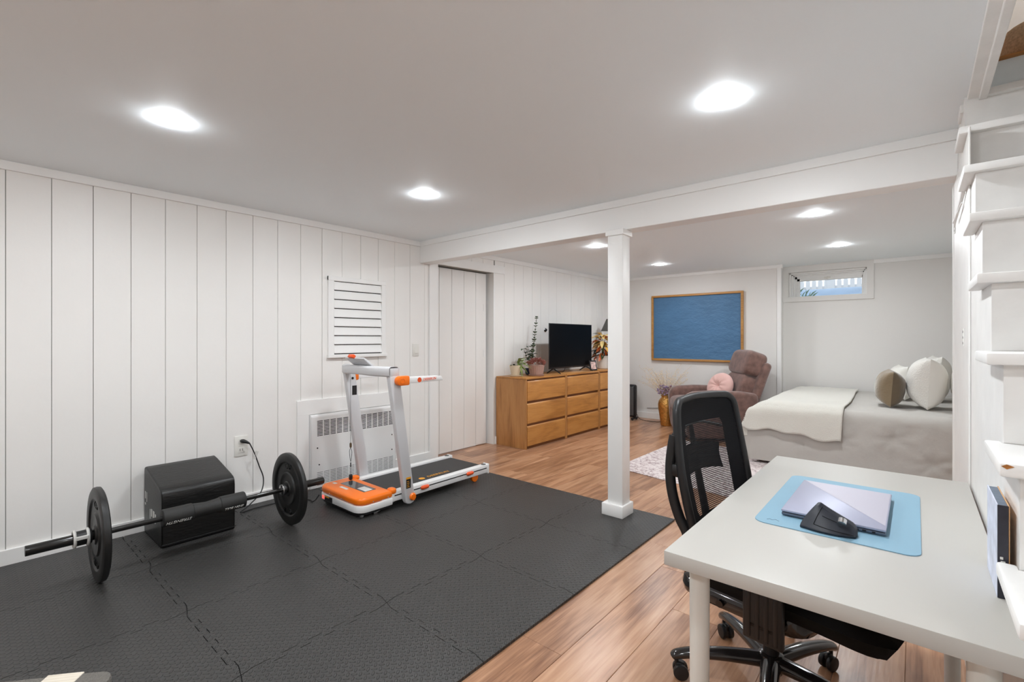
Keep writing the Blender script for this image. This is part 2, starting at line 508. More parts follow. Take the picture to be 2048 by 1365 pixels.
M['palewood'] = wood('pale_pine', lin((206, 194, 174)), lin((224, 214, 198)), lin((236, 228, 214)), 'x', 2.2, 0.5, 0.03)
M['ext_fence'] = pm('white_pickets', lin((226, 228, 232)), 0.6)
M['ext_blue'] = pm('blue_grey_tarp', lin((136, 162, 190)), 0.5, vary=(4.0, 0.12))
M['ext_ground'] = pm('garden_ground', lin((120, 124, 112)), 0.9, vary=(6.0, 0.25))
M['ext_grass'] = pm('grey_green_grass', lin((112, 140, 118)), 0.7)
M['added_lamp_up'] = pm('added_upstairs_lamp', (0.9, 0.9, 0.9), 0.5, emit=((1.0, 0.97, 0.93), 45.0))  # glow of the lamp added upstairs

def glass_mat():
    m = bpy.data.materials.new('window_glass')
    m.use_nodes = True
    nt, N, L, P = nodes_of(m)
    tr = N.new('ShaderNodeBsdfTransparent'); gl = N.new('ShaderNodeBsdfGlossy'); gl.inputs['Roughness'].default_value = 0.02
    fr = N.new('ShaderNodeFresnel'); fr.inputs['IOR'].default_value = 1.45
    mx = N.new('ShaderNodeMixShader')
    L.new(fr.outputs[0], mx.inputs[0]); L.new(tr.outputs[0], mx.inputs[1]); L.new(gl.outputs[0], mx.inputs[2])
    L.new(mx.outputs[0], N['Material Output'].inputs['Surface'])
    return m
M['glass'] = glass_mat()

def rug_material():
    m = bpy.data.materials.new('faded_mauve_medallion_rug')
    m.use_nodes = True
    nt, N, L, P = nodes_of(m)
    tc = N.new('ShaderNodeTexCoord')
    n1 = N.new('ShaderNodeTexNoise'); n1.inputs['Scale'].default_value = 16.0; n1.inputs['Detail'].default_value = 9; n1.inputs['Roughness'].default_value = 0.75; n1.inputs['Distortion'].default_value = 1.2
    L.new(tc.outputs['Object'], n1.inputs['Vector'])
    vo = N.new('ShaderNodeTexVoronoi'); vo.feature = 'DISTANCE_TO_EDGE'; vo.inputs['Scale'].default_value = 22.0
    L.new(tc.outputs['Object'], vo.inputs['Vector'])
    mx = mathn(N, L, 'MULTIPLY', n1.outputs['Fac'], mathn(N, L, 'ADD', mathn(N, L, 'MULTIPLY', vo.outputs['Distance'], 1.2), 0.85))
    cr = N.new('ShaderNodeValToRGB')
    e = cr.color_ramp.elements
    e[0].position = 0.36; e[0].color = (*lin((158, 134, 136)), 1)
    e[1].position = 0.52; e[1].color = (*lin((222, 212, 210)), 1)
    L.new(mx, cr.inputs['Fac']); L.new(cr.outputs['Color'], P.inputs['Base Color'])
    P.inputs['Roughness'].default_value = 0.95
    bp = N.new('ShaderNodeBump'); bp.inputs['Strength'].default_value = 0.3; bp.inputs['Distance'].default_value = 0.003
    n3 = N.new('ShaderNodeTexNoise'); n3.inputs['Scale'].default_value = 260.0
    L.new(tc.outputs['Object'], n3.inputs['Vector']); L.new(n3.outputs['Fac'], bp.inputs['Height']); L.new(bp.outputs['Normal'], P.inputs['Normal'])
    return m
M['rug'] = rug_material()

# ------------------------------------------------------------------ room shell
CH = 2.227          # ceiling height
WX = -3.80          # face of the left wall boards
YB, YR = 7.05, 7.34  # back wall, and its recessed right half
YF = -2.3           # wall behind the camera
XR = 1.12           # wall on the right
MZ = 0.012          # top of the foam mat
rnd = random.Random(7)

# floor: every laminate plank its own piece
b = MB(); b.box(-4.1, XR + 0.1, YF - 0.1, YR + 0.1, -0.08, -0.0105)
floor = b.build('floor', M['subfloor']); tag(floor, 'warm oak laminate plank floor of the basement room', None, None, 'structure')
PWID = 0.2065
k = 0
planks_seen = 0
x1 = -0.857 + PWID * 10
col_i = 0
while x1 > -3.97:
    x0 = x1 - PWID
    xa, xb = max(x0, -3.975), min(x1, XR)
    if xb - xa > 0.01 and xa < XR:
        y = YF - rnd.uniform(0.0, 1.0)
        if abs(x1 + 1.064) < 0.01: y = 1.546 - 1.22 * 4
        while y < YR:
            ya, yb = max(y, YF), min(y + 1.22, YR)
            if yb - ya > 0.02:
                b = MB(); b.box(xa + 0.0005, xb - 0.0005, ya + 0.0006, yb - 0.0006, -0.010, 0.0, 0.0012, 1)
                b.build('plank', M['floor'], floor)
            y += 1.22
    x1 = x0

# ceiling with the stairwell opening
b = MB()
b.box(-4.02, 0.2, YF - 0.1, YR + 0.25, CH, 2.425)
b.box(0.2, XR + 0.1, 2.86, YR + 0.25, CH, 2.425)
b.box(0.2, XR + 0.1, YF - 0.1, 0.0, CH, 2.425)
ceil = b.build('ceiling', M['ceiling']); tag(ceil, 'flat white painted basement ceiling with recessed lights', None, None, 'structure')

# left wall: backing with a doorway, vertical boards in front
b = MB()
b.box(-4.03, -3.818, YF - 0.1, 3.25, 0, CH)
b.box(-4.03, -3.818, 3.25, 4.13, 2.03, CH)
b.box(-4.03, -3.818, 4.13, YB + 0.4, 0, CH)
wl = b.build('wall_left', M['gap']); tag(wl, 'white painted vertical board wall along the gym mat', None, None, 'structure')
def wall_plank(y0, y1, z0=0.0, z1=CH - 0.01):
    b = MB(); d = rnd.uniform(-0.0012, 0.0012)
    b.box(-3.8175, WX + d, y0 + 0.0012, y1 - 0.0012, z0, z1, 0.0022, 1)
    b.build('plank', M['wall'], wl)
y = 0.169 - 0.182 * 14
while y < 3.12:
    wall_plank(max(y, YF), min(y + 0.182, 3.1375))
    y += 0.182
for y0, y1 in ((3.14, 3.38), (3.38, 3.565), (3.565, 3.75), (3.75, 3.935), (3.935, 4.12)):
    wall_plank(y0, y1, 2.12)
y = 4.305 - 0.183
while y < 6.95:
    wall_plank(max(y, 4.135), min(y + 0.183, YB))
    y += 0.183

# doorway with a board door set back in it
b = MB()
b.box(-3.815, -3.786, 3.137, 3.25, 0, 2.03, 0.002, 1)
t1 = b.build('trim_1', M['trim']); tag(t1, 'flat white casing beside the board door', None, None, 'structure')
b = MB(); b.box(-3.815, -3.79, 3.16, 4.30, 2.03, 2.12, 0.002, 1)
t2 = b.build('trim_2', M['trim']); tag(t2, 'white header board above the board door', None, None, 'structure')
b = MB()
b.box(-4.03, -3.7975, 4.112, 4.1352, 0, 2.03)
t3 = b.build('trim_3', M['trim']); tag(t3, 'white door jamb between the board door and dresser', None, None, 'structure')
dr = empty('door_1', 'white board door with plank joints in a recessed doorway', None, (-3.92, 3.69, 0), 0, None, 'structure')
b = MB(); b.box(-3.945, -3.924, 3.252, 4.090, 0.008, 2.026)
b.build('door_backing', M['gap'], dr)
for y0, y1 in ((3.255, 3.358), (3.358, 3.539), (3.539, 3.724), (3.724, 3.913), (3.913, 4.085)):
    b = MB(); b.box(-3.923, -3.895, y0 + 0.0018, y1 - 0.0018, 0.008, 2.022, 0.0025, 1)
    b.build('board', M['wall'], dr)
for z in (1.62, 1.08):
    b = MB(); b.box(-3.896, -3.891, 4.035, 4.060, z - 0.045, z + 0.045, 0.002, 1)
    b.box(-3.892, -3.889, 4.041, 4.049, z - 0.03, z + 0.03)
    b.build('latch_plate', M['trim'], dr)
b = MB(); b.box(-4.035, -4.03, 4.05, 4.14, 0, 2.03); 
b.build('wall_gap_shade', M['dark']); tag(bpy.data.objects['wall_gap_shade'], 'black sheet painted as shade behind the board door edge', None, None, 'structure')  # near-black sheet stands in for the shade between door and jamb

# crown strips and baseboards
def strip(name, label, boxes, mat='trim', bev=0.002):
    b = MB()
    for bx in boxes: b.box(*bx, bev, 1)
    o = b.build(name, M[mat]); tag(o, label, None, None, 'structure'); return o
strip('trim_4', 'white crown strip above the left board wall', [(WX, WX + 0.016, YF, 3.02, CH - 0.05, CH), (WX, WX + 0.016, 3.165, YB, CH - 0.05, CH)])
strip('baseboard_left', 'white baseboard under the left board wall', [(WX, WX + 0.018, YF, 1.77, 0, 0.093), (WX, WX + 0.018, 2.70, 3.137, 0, 0.093), (WX, WX + 0.018, 4.1352, YB, 0, 0.093)])
strip('baseboard_back', 'white baseboard under the blue painting', [(-3.78, -1.385, YB - 0.016, YB, 0, 0.095), (-1.385, XR, YR - 0.016, YR, 0, 0.095)])
strip('trim_5', 'white crown strip above the blue painting', [(-3.78, -1.40, YB - 0.018, YB, CH - 0.042, CH), (-0.395, XR, YR - 0.014, YR, CH - 0.048, CH)])
strip('trim_6', 'white corner bead beside the basement window', [(-1.40, -1.352, YB - 0.014, YB + 0.03, 0, CH - 0.03), (-1.405, -1.335, YB - 0.022, YB + 0.03, CH - 0.045, CH)])

# back wall, stepped, with the window hole
WX0, WX1, WZ0, WZ1 = -1.318, -0.465, 1.81, 2.145
b = MB()
b.box(-4.03, -1.385, YB, YR + 0.2, 0, CH)
wb = b.build('wall_back', M['drywall']); tag(wb, 'plain warm white back wall behind the recliner', None, None, 'structure')
b = MB()
b.box(-1.385, XR + 0.1, YR, YR + 0.2, 0, WZ0)
b.box(-1.385, WX0, YR, YR + 0.2, WZ0, CH)
b.box(WX1, XR + 0.1, YR, YR + 0.2, WZ0, CH)
b.box(WX0, WX1, YR, YR + 0.2, WZ1, CH)
wb2 = b.build('wall_recess', M['drywall'], weld=0.0001); tag(wb2, 'plain warm white recessed wall behind the bed', None, None, 'structure')

win = empty('window_1', 'small horizontal basement window high above the bed', None, (-0.89, YR, WZ0), 0, None, 'structure')
b = MB()
b.box(-1.384, -0.394, YR - 0.018, YR, 1.747, WZ0)
b.box(-1.384, -0.394, YR - 0.018, YR, WZ1, CH - 0.001)
b.box(-1.384, WX0, YR - 0.018, YR, WZ0, WZ1)
b.box(WX1, -0.394, YR - 0.018, YR, WZ0, WZ1)
b.build('window_trim', M['drywall'], win, weld=0.0001)
b = MB()
for i, (ins, dy) in enumerate(((0.0, 0.05), (0.016, 0.10), (0.032, 0.14))):
    x0, x1, z0, z1 = WX0 + ins, WX1 - ins, WZ0, WZ1 - ins * 0.9
    ya, yb = YR + dy, YR + dy + 0.05
    t = 0.018
    b.box(x0, x0 + t, ya, yb, z0, z1, 0.002, 1); b.box(x1 - t, x1, ya, yb, z0, z1, 0.002, 1)
    b.box(x0, x1, ya, yb, z1 - t, z1, 0.002, 1)
b.box(WX0, WX1, YR + 0.0, YR + 0.19, WZ0 - 0.002, WZ0 + 0.006)
b.box(WX0, WX1, YR + 0.155, YR + 0.2, 2.068, WZ1)
b.box(WX0, -1.243, YR + 0.155, YR + 0.2, WZ0, WZ1)
b.box(-0.492, WX1, YR + 0.155, YR + 0.2, WZ0, WZ1)
b.build('window_frame', M['trim'], win)
b = MB()
x0, x1, z0, z1, t = -1.245, -0.490, 1.815, 2.07, 0.036
for bx in ((x0, x0 + t, z0, z1), (x1 - t, x1, z0, z1), (x0, x1, z1 - t, z1), (x0, x1, z0, z0 + 0.012)):
    b.box(bx[0], bx[1], YR + 0.15, YR + 0.185, bx[2], bx[3], 0.003, 1)
sash = b.build('sash', M['trim'], win)
b = MB(); b.box(x0 + t, x1 - t, YR + 0.168, YR + 0.172, z0 + 0.012, z1 - t)
b.build('pane', M['glass'], sash)
b = MB(); b.box(-0.93, -0.86, YR + 0.135, YR + 0.15, 2.055, 2.075, 0.003, 1); b.box(-0.905, -0.885, YR + 0.12, YR + 0.14, 2.04, 2.07, 0.003, 1)
b.build('latch', M['plasticwhite'], sash)

# beam and column
b = MB(); b.box(WX + 0.001, 0.15, 3.022, 3.158, 2.012, CH, 0.003, 1)
bm_ = b.build('beam', M['trim']); tag(bm_, 'boxed white ceiling beam across the room', None, None, 'structure')
strip('trim_7', 'white strip where the boxed beam meets the ceiling', [(WX + 0.016, 0.15, 3.008, 3.022, CH - 0.05, CH)])
colm = empty('column', 'square white support post standing at the mat corner', None, (-1.6, 3.035, 0), 0, None, 'structure')
b = MB(); b.box(-1.656, -1.542, 2.979, 3.093, MZ, 2.012, 0.004, 2); b.build('shaft', M['trim'], colm)
b = MB(); b.box(-1.690, -1.528, 2.953, 3.118, MZ, 0.094, 0.004, 2); b.build('plinth', M['trim'], colm)
b = MB(); b.box(-1.668, -1.530, 2.967, 3.105, 1.972, 2.012, 0.002, 1); b.build('capital', M['trim'], colm)

# walls outside the frame that close the room
b = MB(); b.box(-4.03, XR + 0.1, YF - 0.12, YF, 0, CH)
tag(b.build('wall_front', M['drywall']), 'white wall behind the photographer', None, None, 'structure')
b = MB(); b.box(XR, XR + 0.12, YF - 0.12, YR + 0.2, 0, 4.9)
tag(b.build('wall_right', M['drywall']), 'white wall behind the stairs and bed head', None, None, 'structure')

# stair side wall (x = 0.15), sawtooth below the treads
NZ = lambda k_: 0.812 + 0.2031 * (8 - k_)
NY = lambda k_: 1.059 + 0.2225 * (8 - k_)
poly = [(3.27, 0.0), (3.27, CH)]
poly += [(NY(1) + 0.03, CH)]
prev = None
for k_ in range(2, 12):
    yk, zk = NY(k_) + 0.028, NZ(k_) - 0.028
    yn = NY(k_ - 1) + 0.028
    poly += [(yn, zk), (yk, zk)]
poly += [(NY(11) + 0.028, 0.0)]
b = MB(); b.prism(poly, 'x', 0.150, 0.19)
ws = b.build('wall_stairs', M['worn']); tag(ws, 'white stepped wall under the staircase beside the desk', None, None, 'structure')
b = MB(); b.box(0.19, XR, 3.2, 3.27, 0, CH)
tag(b.build('wall_understairs', M['drywall']), 'white end wall below the staircase', None, None, 'structure')
strip('trim_8', 'white vertical board at the end of the stair wall', [(0.1435, 0.1495, 2.352, 3.272, 0, 2.012), (0.1405, 0.1495, 3.20, 3.283, 0, 2.012)], 'worn')

# staircase: treads and risers
st = empty('staircase', 'worn white wooden staircase climbing beside the desk', 'staircase', (0.6, 1.5, 0))
for k_ in range(1, 12):
    b = MB()
    yn, xl = NY(k_), (0.120 if k_ > 1 else 0.205)
    if k_ > 2: b.prism([(xl, yn), (XR - 0.002, yn), (XR - 0.002, yn + 0.2480), (0.1492, yn + 0.2480), (0.1492, yn + 0.272), (xl, yn + 0.272)], 'z', NZ(k_) - 0.027, NZ(k_), 0.005, 2)
    else: b.box(xl, XR - 0.002, yn, yn + 0.248, NZ(k_) - 0.027, NZ(k_), 0.005, 2)
    tr_ = b.build('tread', M['worn'], st)
    if k_ == 7:
        b = MB(); b.prism([(0.1225, NZ(7) - 0.006), (0.130, NZ(7) - 0.002), (0.140, NZ(7) - 0.005), (0.130, NZ(7) - 0.011)], 'y', NY(7) - 0.0006, NY(7) + 0.006)
        o = b.build('paint_chip', M['chip'], tr_)
    b = MB(); b.box(0.1503, XR - 0.002, NY(k_) + 0.0255, NY(k_) + 0.0278, NZ(k_ + 1) + 0.0005, NZ(k_) - 0.0275)
    b.build('riser', M['worn'], st)
b = MB(); b.box(0.205, XR - 0.002, NY(0) + 0.028, NY(0) + 0.046, NZ(1) + 0.0005, NZ(0) - 0.03)
b.build('riser', M['worn'], st)

# stairwell edge trim and landing
strip('trim_9', 'white trim along the edge of the stairwell opening', [(0.157, 0.203, 0.0, 2.76, CH - 0.012, CH), (0.19, 0.215, 0.0, 2.76, CH - 0.026, CH - 0.004)], 'worn')
strip('trim_10', 'white block at the end of the stairwell trim', [(0.140, 0.203, 2.72, 2.86, CH - 0.034, CH)], 'worn')
b = MB(); b.box(-0.6, 2.2, NY(0), 4.7, 2.426, NZ(0), 0.004, 2)
tag(b.build('floor_upstairs', M['landing']), 'orange pine floor edge of the upper landing', None, None, 'structure')
b = MB(); b.box(-0.7, 2.3, 4.7, 4.8, 2.425, 4.9); b.box(-0.7, -0.6, -0.6, 4.7, 2.425, 4.9); b.box(-0.7, XR, -0.7, -0.6, 2.425, 4.9); b.box(XR + 0.12, 2.3, 2.4, 2.5, 2.425, 4.9); b.box(2.2, 2.3, 2.4, 4.7, 2.425, 4.9)
tag(b.build('wall_upstairs', M['drywall']), 'bright white wall of the room upstairs', None, None, 'structure')
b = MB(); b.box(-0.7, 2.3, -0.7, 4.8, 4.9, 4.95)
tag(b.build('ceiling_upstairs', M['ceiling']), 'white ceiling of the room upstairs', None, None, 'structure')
lu = empty('added_ceiling_lamp', 'added unseen round lamp that lights the room upstairs', 'ceiling lamp', (0.9, 4.0, 4.9))  # lamp added out of view to brighten the upstairs wall
b = MB(); b.lathe([(0.0, 4.84), (0.15, 4.845), (0.19, 4.87), (0.19, 4.885)], 28, Matrix.Translation((0.9, 4.0, 0))); b.build('diffuser', M['added_lamp_up'], lu)
b = MB(); b.lathe([(0.2, 4.884), (0.205, 4.899)], 28, Matrix.Translation((0.9, 4.0, 0))); b.build('rim', M['trim'], lu)

# beige woven seat upstairs
ott = empty('upholstered_seat', 'beige woven upholstered seat on the upper landing', 'seat', (0.62, 3.3, NZ(0)))
b = MB(); b.sell((0.63, 3.27, NZ(0) + 0.128), 0.34, 0.30, 0.088, 0.4, 0.35); b.build('cushion', M['tweed'], ott)
for sx in (-0.24, 0.24):
    for sy in (-0.2, 0.2):
        b = MB(); b.cyl((0.62 + sx, 3.27 + sy, NZ(0)), (0.62 + sx, 3.27 + sy, NZ(0) + 0.06), 0.014, 0.02, 12); b.build('leg', M['landing'], ott)

# painted-over hinge scraps and a hook rod on the stair wall
def hinge(y, z, label):
    e = empty('hinge', label, 'hinge', (0.138, y, z))
    b = MB(); b.box(0.1395, 0.1432, y - 0.016, y + 0.016, z - 0.035, z + 0.035, 0.001, 1); b.build('leaf_plate', M['worn'], e)
    b = MB()
    for dz in (-0.022, 0.0, 0.022): b.cyl((0.1385, y, z + dz), (0.1397, y, z + dz), 0.005, None, 8)
    b.build('screw', M['steel'], e)
hinge(3.10, 1.79, 'small paint-flecked hinge plate high on the stair wall board')
hinge(2.55, 1.255, 'small paint-flecked hinge plate at eye level on stair wall')
hk = empty('hook_rod', 'thin painted metal hook rod hanging under an upper tread', 'hook', (0.142, 2.5, 1.72))
b = MB(); b.tube([(0.136, 2.375, 1.835), (0.136, 2.40, 1.815), (0.134, 2.55, 1.79), (0.131, 2.84, 1.765), (0.130, 2.87, 1.745)], [0.006, 0.008, 0.006, 0.004, 0.0025], 8); b.build('rod', M['worn'], hk)
b = MB(); b.tube([(0.134, 2.5, 1.772), (0.128, 2.93, 1.775)], 0.003, 6); b.build('cross_pin', M['worn'], hk)

# recessed lights
LPOS = [(-2.53, 0.617, 'the barbell'), (-2.53, 2.05, 'the treadmill'), (-0.598, 2.02, 'the desk'), (-0.598, 0.61, 'the camera side of desk'),
        (-2.56, 4.37, 'the dressers'), (-0.60, 4.35, 'the rug'), (-2.56, 5.98, 'the gold vase'), (-0.61, 5.96, 'the bed'),
        (-2.53, -0.85, 'the near end of mat'), (-0.6, -0.85, 'the stair foot')]
for (x, y, w) in LPOS:
    e = empty('recessed_light', 'round white recessed ceiling light above ' + w, 'ceiling light', (x, y, CH), 0, 'recessed ceiling lights')
    T = Matrix.Translation((x, y, CH))
    b = MB(); b.lathe([(0.0, -0.011), (0.030, -0.010), (0.052, -0.006), (0.0625, -0.0003)], 24, T); b.build('lens', M['led'], e)
    b = MB(); b.lathe([(0.0626, -0.0002), (0.0629, -0.0010), (0.0640, -0.0010), (0.0645, -0.0002)], 24, T); b.build('rim', M['plasticwhite'], e)

# garden outside the window
b = MB(); b.box(-9, 8, YR + 0.2, 16, 1.2, 1.78)
tag(b.build('ground_outside', M['ext_ground']), 'garden ground outside the basement window', None, None, 'structure')
fe = empty('picket_fence', 'white picket fence seen through the basement window', 'fence', (0, 12.3, 1.78))
proto_pk = None
for i in range(56):
    x = -5.2 + i * 0.115
    if proto_pk is None:
        b = MB(); b.prism([(x, 1.78), (x + 0.08, 1.78), (x + 0.08, 2.50), (x + 0.04, 2.58), (x, 2.50)], 'y', 12.25, 12.27); proto_pk = b.build('picket', M['ext_fence'], fe)
        x0p = proto_pk.location.copy()
    else:
        c = proto_pk.copy(); COL.objects.link(c); c.location = x0p + Vector((i * 0.115, 0, 0))
for z in (2.34, 1.95):
    b = MB(); b.box(-5.3, 1.4, 12.275, 12.31, z, z + 0.06); b.build('rail', M['ext_fence'], fe)
b = MB(); b.box(-1.47, -1.33, 12.23, 12.37, 1.78, 2.66, 0.01, 1); b.build('post', M['ext_fence'], fe)
b = MB()
def tarp(u, v):
    x = -4.0 + u * 5.0; t = v * 2 - 1
    return (x, 9.6 + t * 0.9, 1.78 + 0.31 * (1 - abs(t) ** 3) * (1 - abs(2 * u - 1) ** 8) + 0.012 * noise.noise(Vector((x * 2, t * 2, 0))))
b.grid(tarp, 30, 14)
tag(b.build('covered_boat', M['ext_blue'], smooth=60), 'long blue-grey covered shape outside the basement window', 'tarpaulin')
tf = empty('grass_tuft', 'spiky grey-green grass tuft outside the basement window', 'grass', (-1.5, 8.1, 1.78))
b = MB()
for i in range(70):
    x = -1.75 + rnd.uniform(0, 0.55); y = 8.1 + rnd.uniform(-0.12, 0.12); h = rnd.uniform(0.10, 0.26); dx = rnd.uniform(-0.12, 0.16)
    b.add([(x - 0.004, y, 1.78), (x + 0.004, y, 1.78), (x + dx * 0.6, y + 0.01, 1.78 + h * 0.75), (x + dx, y, 1.78 + h * 0.9)], [(0, 1, 2), (0, 2, 3)])
o = b.build('blades', M['ext_grass'], tf); o['kind'] = 'stuff'

# ------------------------------------------------------------------ foam gym mat
TS = 0.63
mat_ = empty('gym_mat', 'black interlocking foam gym mat with a tread-plate surface', 'gym mat', (-2.5, 1.3, 0), 0)
TX0, TY1 = -1.257 - 4 * TS, 3.195
def edge_line(p, q, out, phase, teeth):
    """points from p to q (q excluded); interlocking tabs alternate either side of the line"""
    if not teeth: return [p]
    n = 12; pts = []
    dx, dy = (q[0] - p[0]) / n, (q[1] - p[1]) / n
    ox, oy = out
    A = 0.013
    pts.append(p)
    for i in range(1, n - 1):
        s = A if (i + phase) % 2 == 0 else -A
        g = 0.18
        pts.append((p[0] + dx * (i + (g if s > 0 else -g) * 0.5) + ox * s, p[1] + dy * (i + (g if s > 0 else -g) * 0.5) + oy * s))
        pts.append((p[0] + dx * (i + 1 - (g if s > 0 else -g) * 0.5) + ox * s, p[1] + dy * (i + 1 - (g if s > 0 else -g) * 0.5) + oy * s))
    return pts
NXT, NYT = 4, 6
for ix in range(NXT):
    for iy in range(NYT):
        x0 = TX0 + ix * TS; x1 = x0 + TS
        y1 = TY1 - iy * TS; y0 = y1 - TS
        if ix == 0: x0 += 0.001
        g = 0.0016
        c = [(x0 + g, y0 + g), (x1 - g, y0 + g), (x1 - g, y1 - g), (x0 + g, y1 - g)]
        pts = []
        pts += edge_line(c[0], c[1], (0, 1), 0, iy < NYT - 1)
        pts += edge_line(c[1], c[2], (1, 0), 0, ix < NXT - 1)
        e2 = edge_line(c[3], c[2], (0, 1), 0, iy > 0)
        pts += ([c[2]] + e2[1:][::-1])
        e3 = edge_line(c[0], c[3], (1, 0), 0, ix > 0)
        pts += ([c[3]] + e3[1:][::-1])
        b = MB(); b.prism(pts, 'z', 0.0004, MZ)
        b.build('foam_tile', M['foam'], mat_, smooth=0)
b = MB(); b.box(TX0 + 0.003, TX0 + NXT * TS - 0.003, TY1 - NYT * TS + 0.003, TY1 - 0.003, 0.0001, 0.0003); b.build('underlay', M['black'], mat_)

# ------------------------------------------------------------------ things on the left wall
lv = empty('louvered_vent', 'white louvered wall vent above the treadmill', 'vent', (WX, 2.32, 1.08))
b = MB()
b.box(WX, WX + 0.022, 2.034, 2.087, 1.115, 1.785, 0.003, 1); b.box(WX, WX + 0.022, 2.560, 2.606, 1.115, 1.785, 0.003, 1)
b.box(WX, WX + 0.024, 2.034, 2.606, 1.746, 1.785, 0.003, 1)
b.build('frame', M['trim'], lv)
b = MB(); b.box(WX, WX + 0.034, 2.028, 2.612, 1.086, 1.116, 0.003, 1); b.build('sill', M['trim'], lv)
b = MB(); b.box(WX, WX + 0.0012, 2.087, 2.560, 1.115, 1.746); b.build('backing', M['dark'], lv)
for i in range(8):
    z = 1.124 + i * 0.0779
    b = MB(); b.prism([(WX + 0.019, z), (WX + 0.022, z + 0.004), (WX + 0.006, z + 0.072), (WX + 0.003, z + 0.070)], 'y', 2.088, 2.559)
    b.build('slat', M['trim'], lv)

sw = empty('light_switch', 'white rocker light switch beside the board door', 'light switch', (WX, 2.965, 1.07))
b = MB(); b.box(WX, WX + 0.006, 2.927, 3.004, 1.076, 1.200, 0.003, 2); b.build('cover_plate', M['plasticwhite'], sw)
b = MB(); b.prism([(WX + 0.005, 1.105), (WX + 0.012, 1.105), (WX + 0.007, 1.172), (WX + 0.005, 1.172)], 'y', 2.949, 2.982); b.build('rocker', M['plasticwhite'], sw)

ol = empty('wall_outlet', 'white wall outlet behind the black plyo box', 'outlet', (WX, 1.36, 0.38))
b = MB(); b.box(WX, WX + 0.007, 1.314, 1.405, 0.382, 0.532, 0.003, 2); b.build('cover_plate', M['plasticwhite'], ol)
for z in (0.495, 0.428):
    b = MB(); b.box(WX + 0.006, WX + 0.009, 1.338, 1.380, z - 0.02, z + 0.02, 0.004, 2); s_ = b.build('socket', M['plasticwhite'], ol)
    b = MB(); b.box(WX + 0.0085, WX + 0.0094, 1.349, 1.352, z - 0.008, z + 0.010); b.box(WX + 0.0085, WX + 0.0094, 1.366, 1.369, z - 0.008, z + 0.010); b.build('slot', M['dark'], s_)
pc = empty('power_cord', 'black power cord running from wall outlet to treadmill', 'power cord', (WX + 0.03, 1.36, MZ))
b = MB(); b.tube([(WX + 0.010, 1.362, 0.494), (WX + 0.030, 1.366, 0.494), (WX + 0.045, 1.38, 0.488), (WX + 0.052, 1.40, 0.476)], [0.013, 0.015, 0.011, 0.006], 12); b.build('plug', M['black'], pc)
def catmull(P_, n=8):
    P_ = [Vector(p) for p in P_]; out = []
    Q = [P_[0]] + P_ + [P_[-1]]
    for i in range(1, len(Q) - 2):
        for j in range(n):
            t = j / n
            a, b_, c, d = Q[i - 1], Q[i], Q[i + 1], Q[i + 2]
            out.append(0.5 * ((2 * b_) + (c - a) * t + (2 * a - 5 * b_ + 4 * c - d) * t * t + (3 * b_ - a - 3 * c + d) * t ** 3))
    out.append(P_[-1]); return out
pts = catmull([(WX + 0.052, 1.40, 0.476), (WX + 0.060, 1.43, 0.40), (WX + 0.062, 1.462, 0.30), (WX + 0.07, 1.490, 0.20), (WX + 0.10, 1.46, 0.11), (WX + 0.12, 1.37, 0.040),
               (WX + 0.16, 1.30, 0.018), (WX + 0.14, 1.42, 0.0172), (WX + 0.16, 1.62, 0.0172), (WX + 0.26, 1.74, 0.0172), (WX + 0.36, 1.735, 0.03), (WX + 0.385, 1.765, 0.075)], 7)
b = MB(); b.tube(pts, 0.0042, 8); b.build('cable', M['black'], pc)
b = MB(); b.box(-0.004, 0.004, -0.007, 0.012, -0.03, 0.03, M=Matrix.Translation((WX + 0.060, 1.437, 0.383)) @ Matrix.Rotation(R(-22), 4, 'X')); b.build('paper_tag', M['print'], pc)

dl = empty('deadbolt', 'round chrome deadbolt on board wall beside the television', 'lock', (WX, 5.136, 1.34))
b = MB(); b.lathe([(0.030, 0.0), (0.030, 0.006), (0.024, 0.012), (0.017, 0.013)], 24, Matrix.Translation((WX, 5.136, 1.368)) @ Matrix.Rotation(PI / 2, 4, 'Y')); b.build('rose', M['chrome'], dl)
b = MB(); b.lathe([(0.013, 0.012), (0.013, 0.026), (0.0, 0.028)], 20, Matrix.Translation((WX, 5.136, 1.368)) @ Matrix.Rotation(PI / 2, 4, 'Y')); b.build('cylinder_face', M['steel'], dl)

# wall radiator with stamped grilles
strip('trim_11', 'white boards framing the wall radiator', [(WX, WX + 0.016, 1.772, 2.80, 0.625, 0.747), (WX, WX + 0.016, 1.772, 1.870, MZ, 0.625)])
rad = empty('wall_radiator', 'white wall radiator cover with slotted grilles behind treadmill', 'radiator', (WX, 2.28, MZ))
GY = [1.928 + i * 0.0581 for i in range(13)]
RX = WX + 0.036
cells = []
b = MB()
def panel_with_slots(b, y0, y1, z0, z1, cols, x):
    """sheet with rows of slots left open"""
    zs = [z0]
    # cols: list of (ya, yb, [(za, zb)...])
    ya_prev = y0
    def q(a, c, d, e):
        if c - a > 1e-5 and e - d > 1e-5: b.add([(x, a, d), (x, c, d), (x, c, e), (x, a, e)], [(0, 1, 2, 3)])
    for (ya, yb, sl) in cols:
        q(ya_prev, ya, z0, z1)
        zp = z0
        for (za, zb) in sl:
            q(ya, yb, zp, za); zp = zb
        q(ya, yb, zp, z1)
        ya_prev = yb
    q(ya_prev, y1, z0, z1)
def slots(za, zb, n, fill):
    h = (zb - za) / n
    return [(za + i * h + h * (1 - fill) / 2, za + i * h + h * (1 + fill) / 2) for i in range(n)]
cols = [(y, y + 0.049, slots(0.030, 0.146, 9, 0.26) + slots(0.440, 0.572, 11, 0.52)) for y in GY]
panel_with_slots(b, 1.874, 2.700, MZ + 0.003, 0.600, cols, RX)
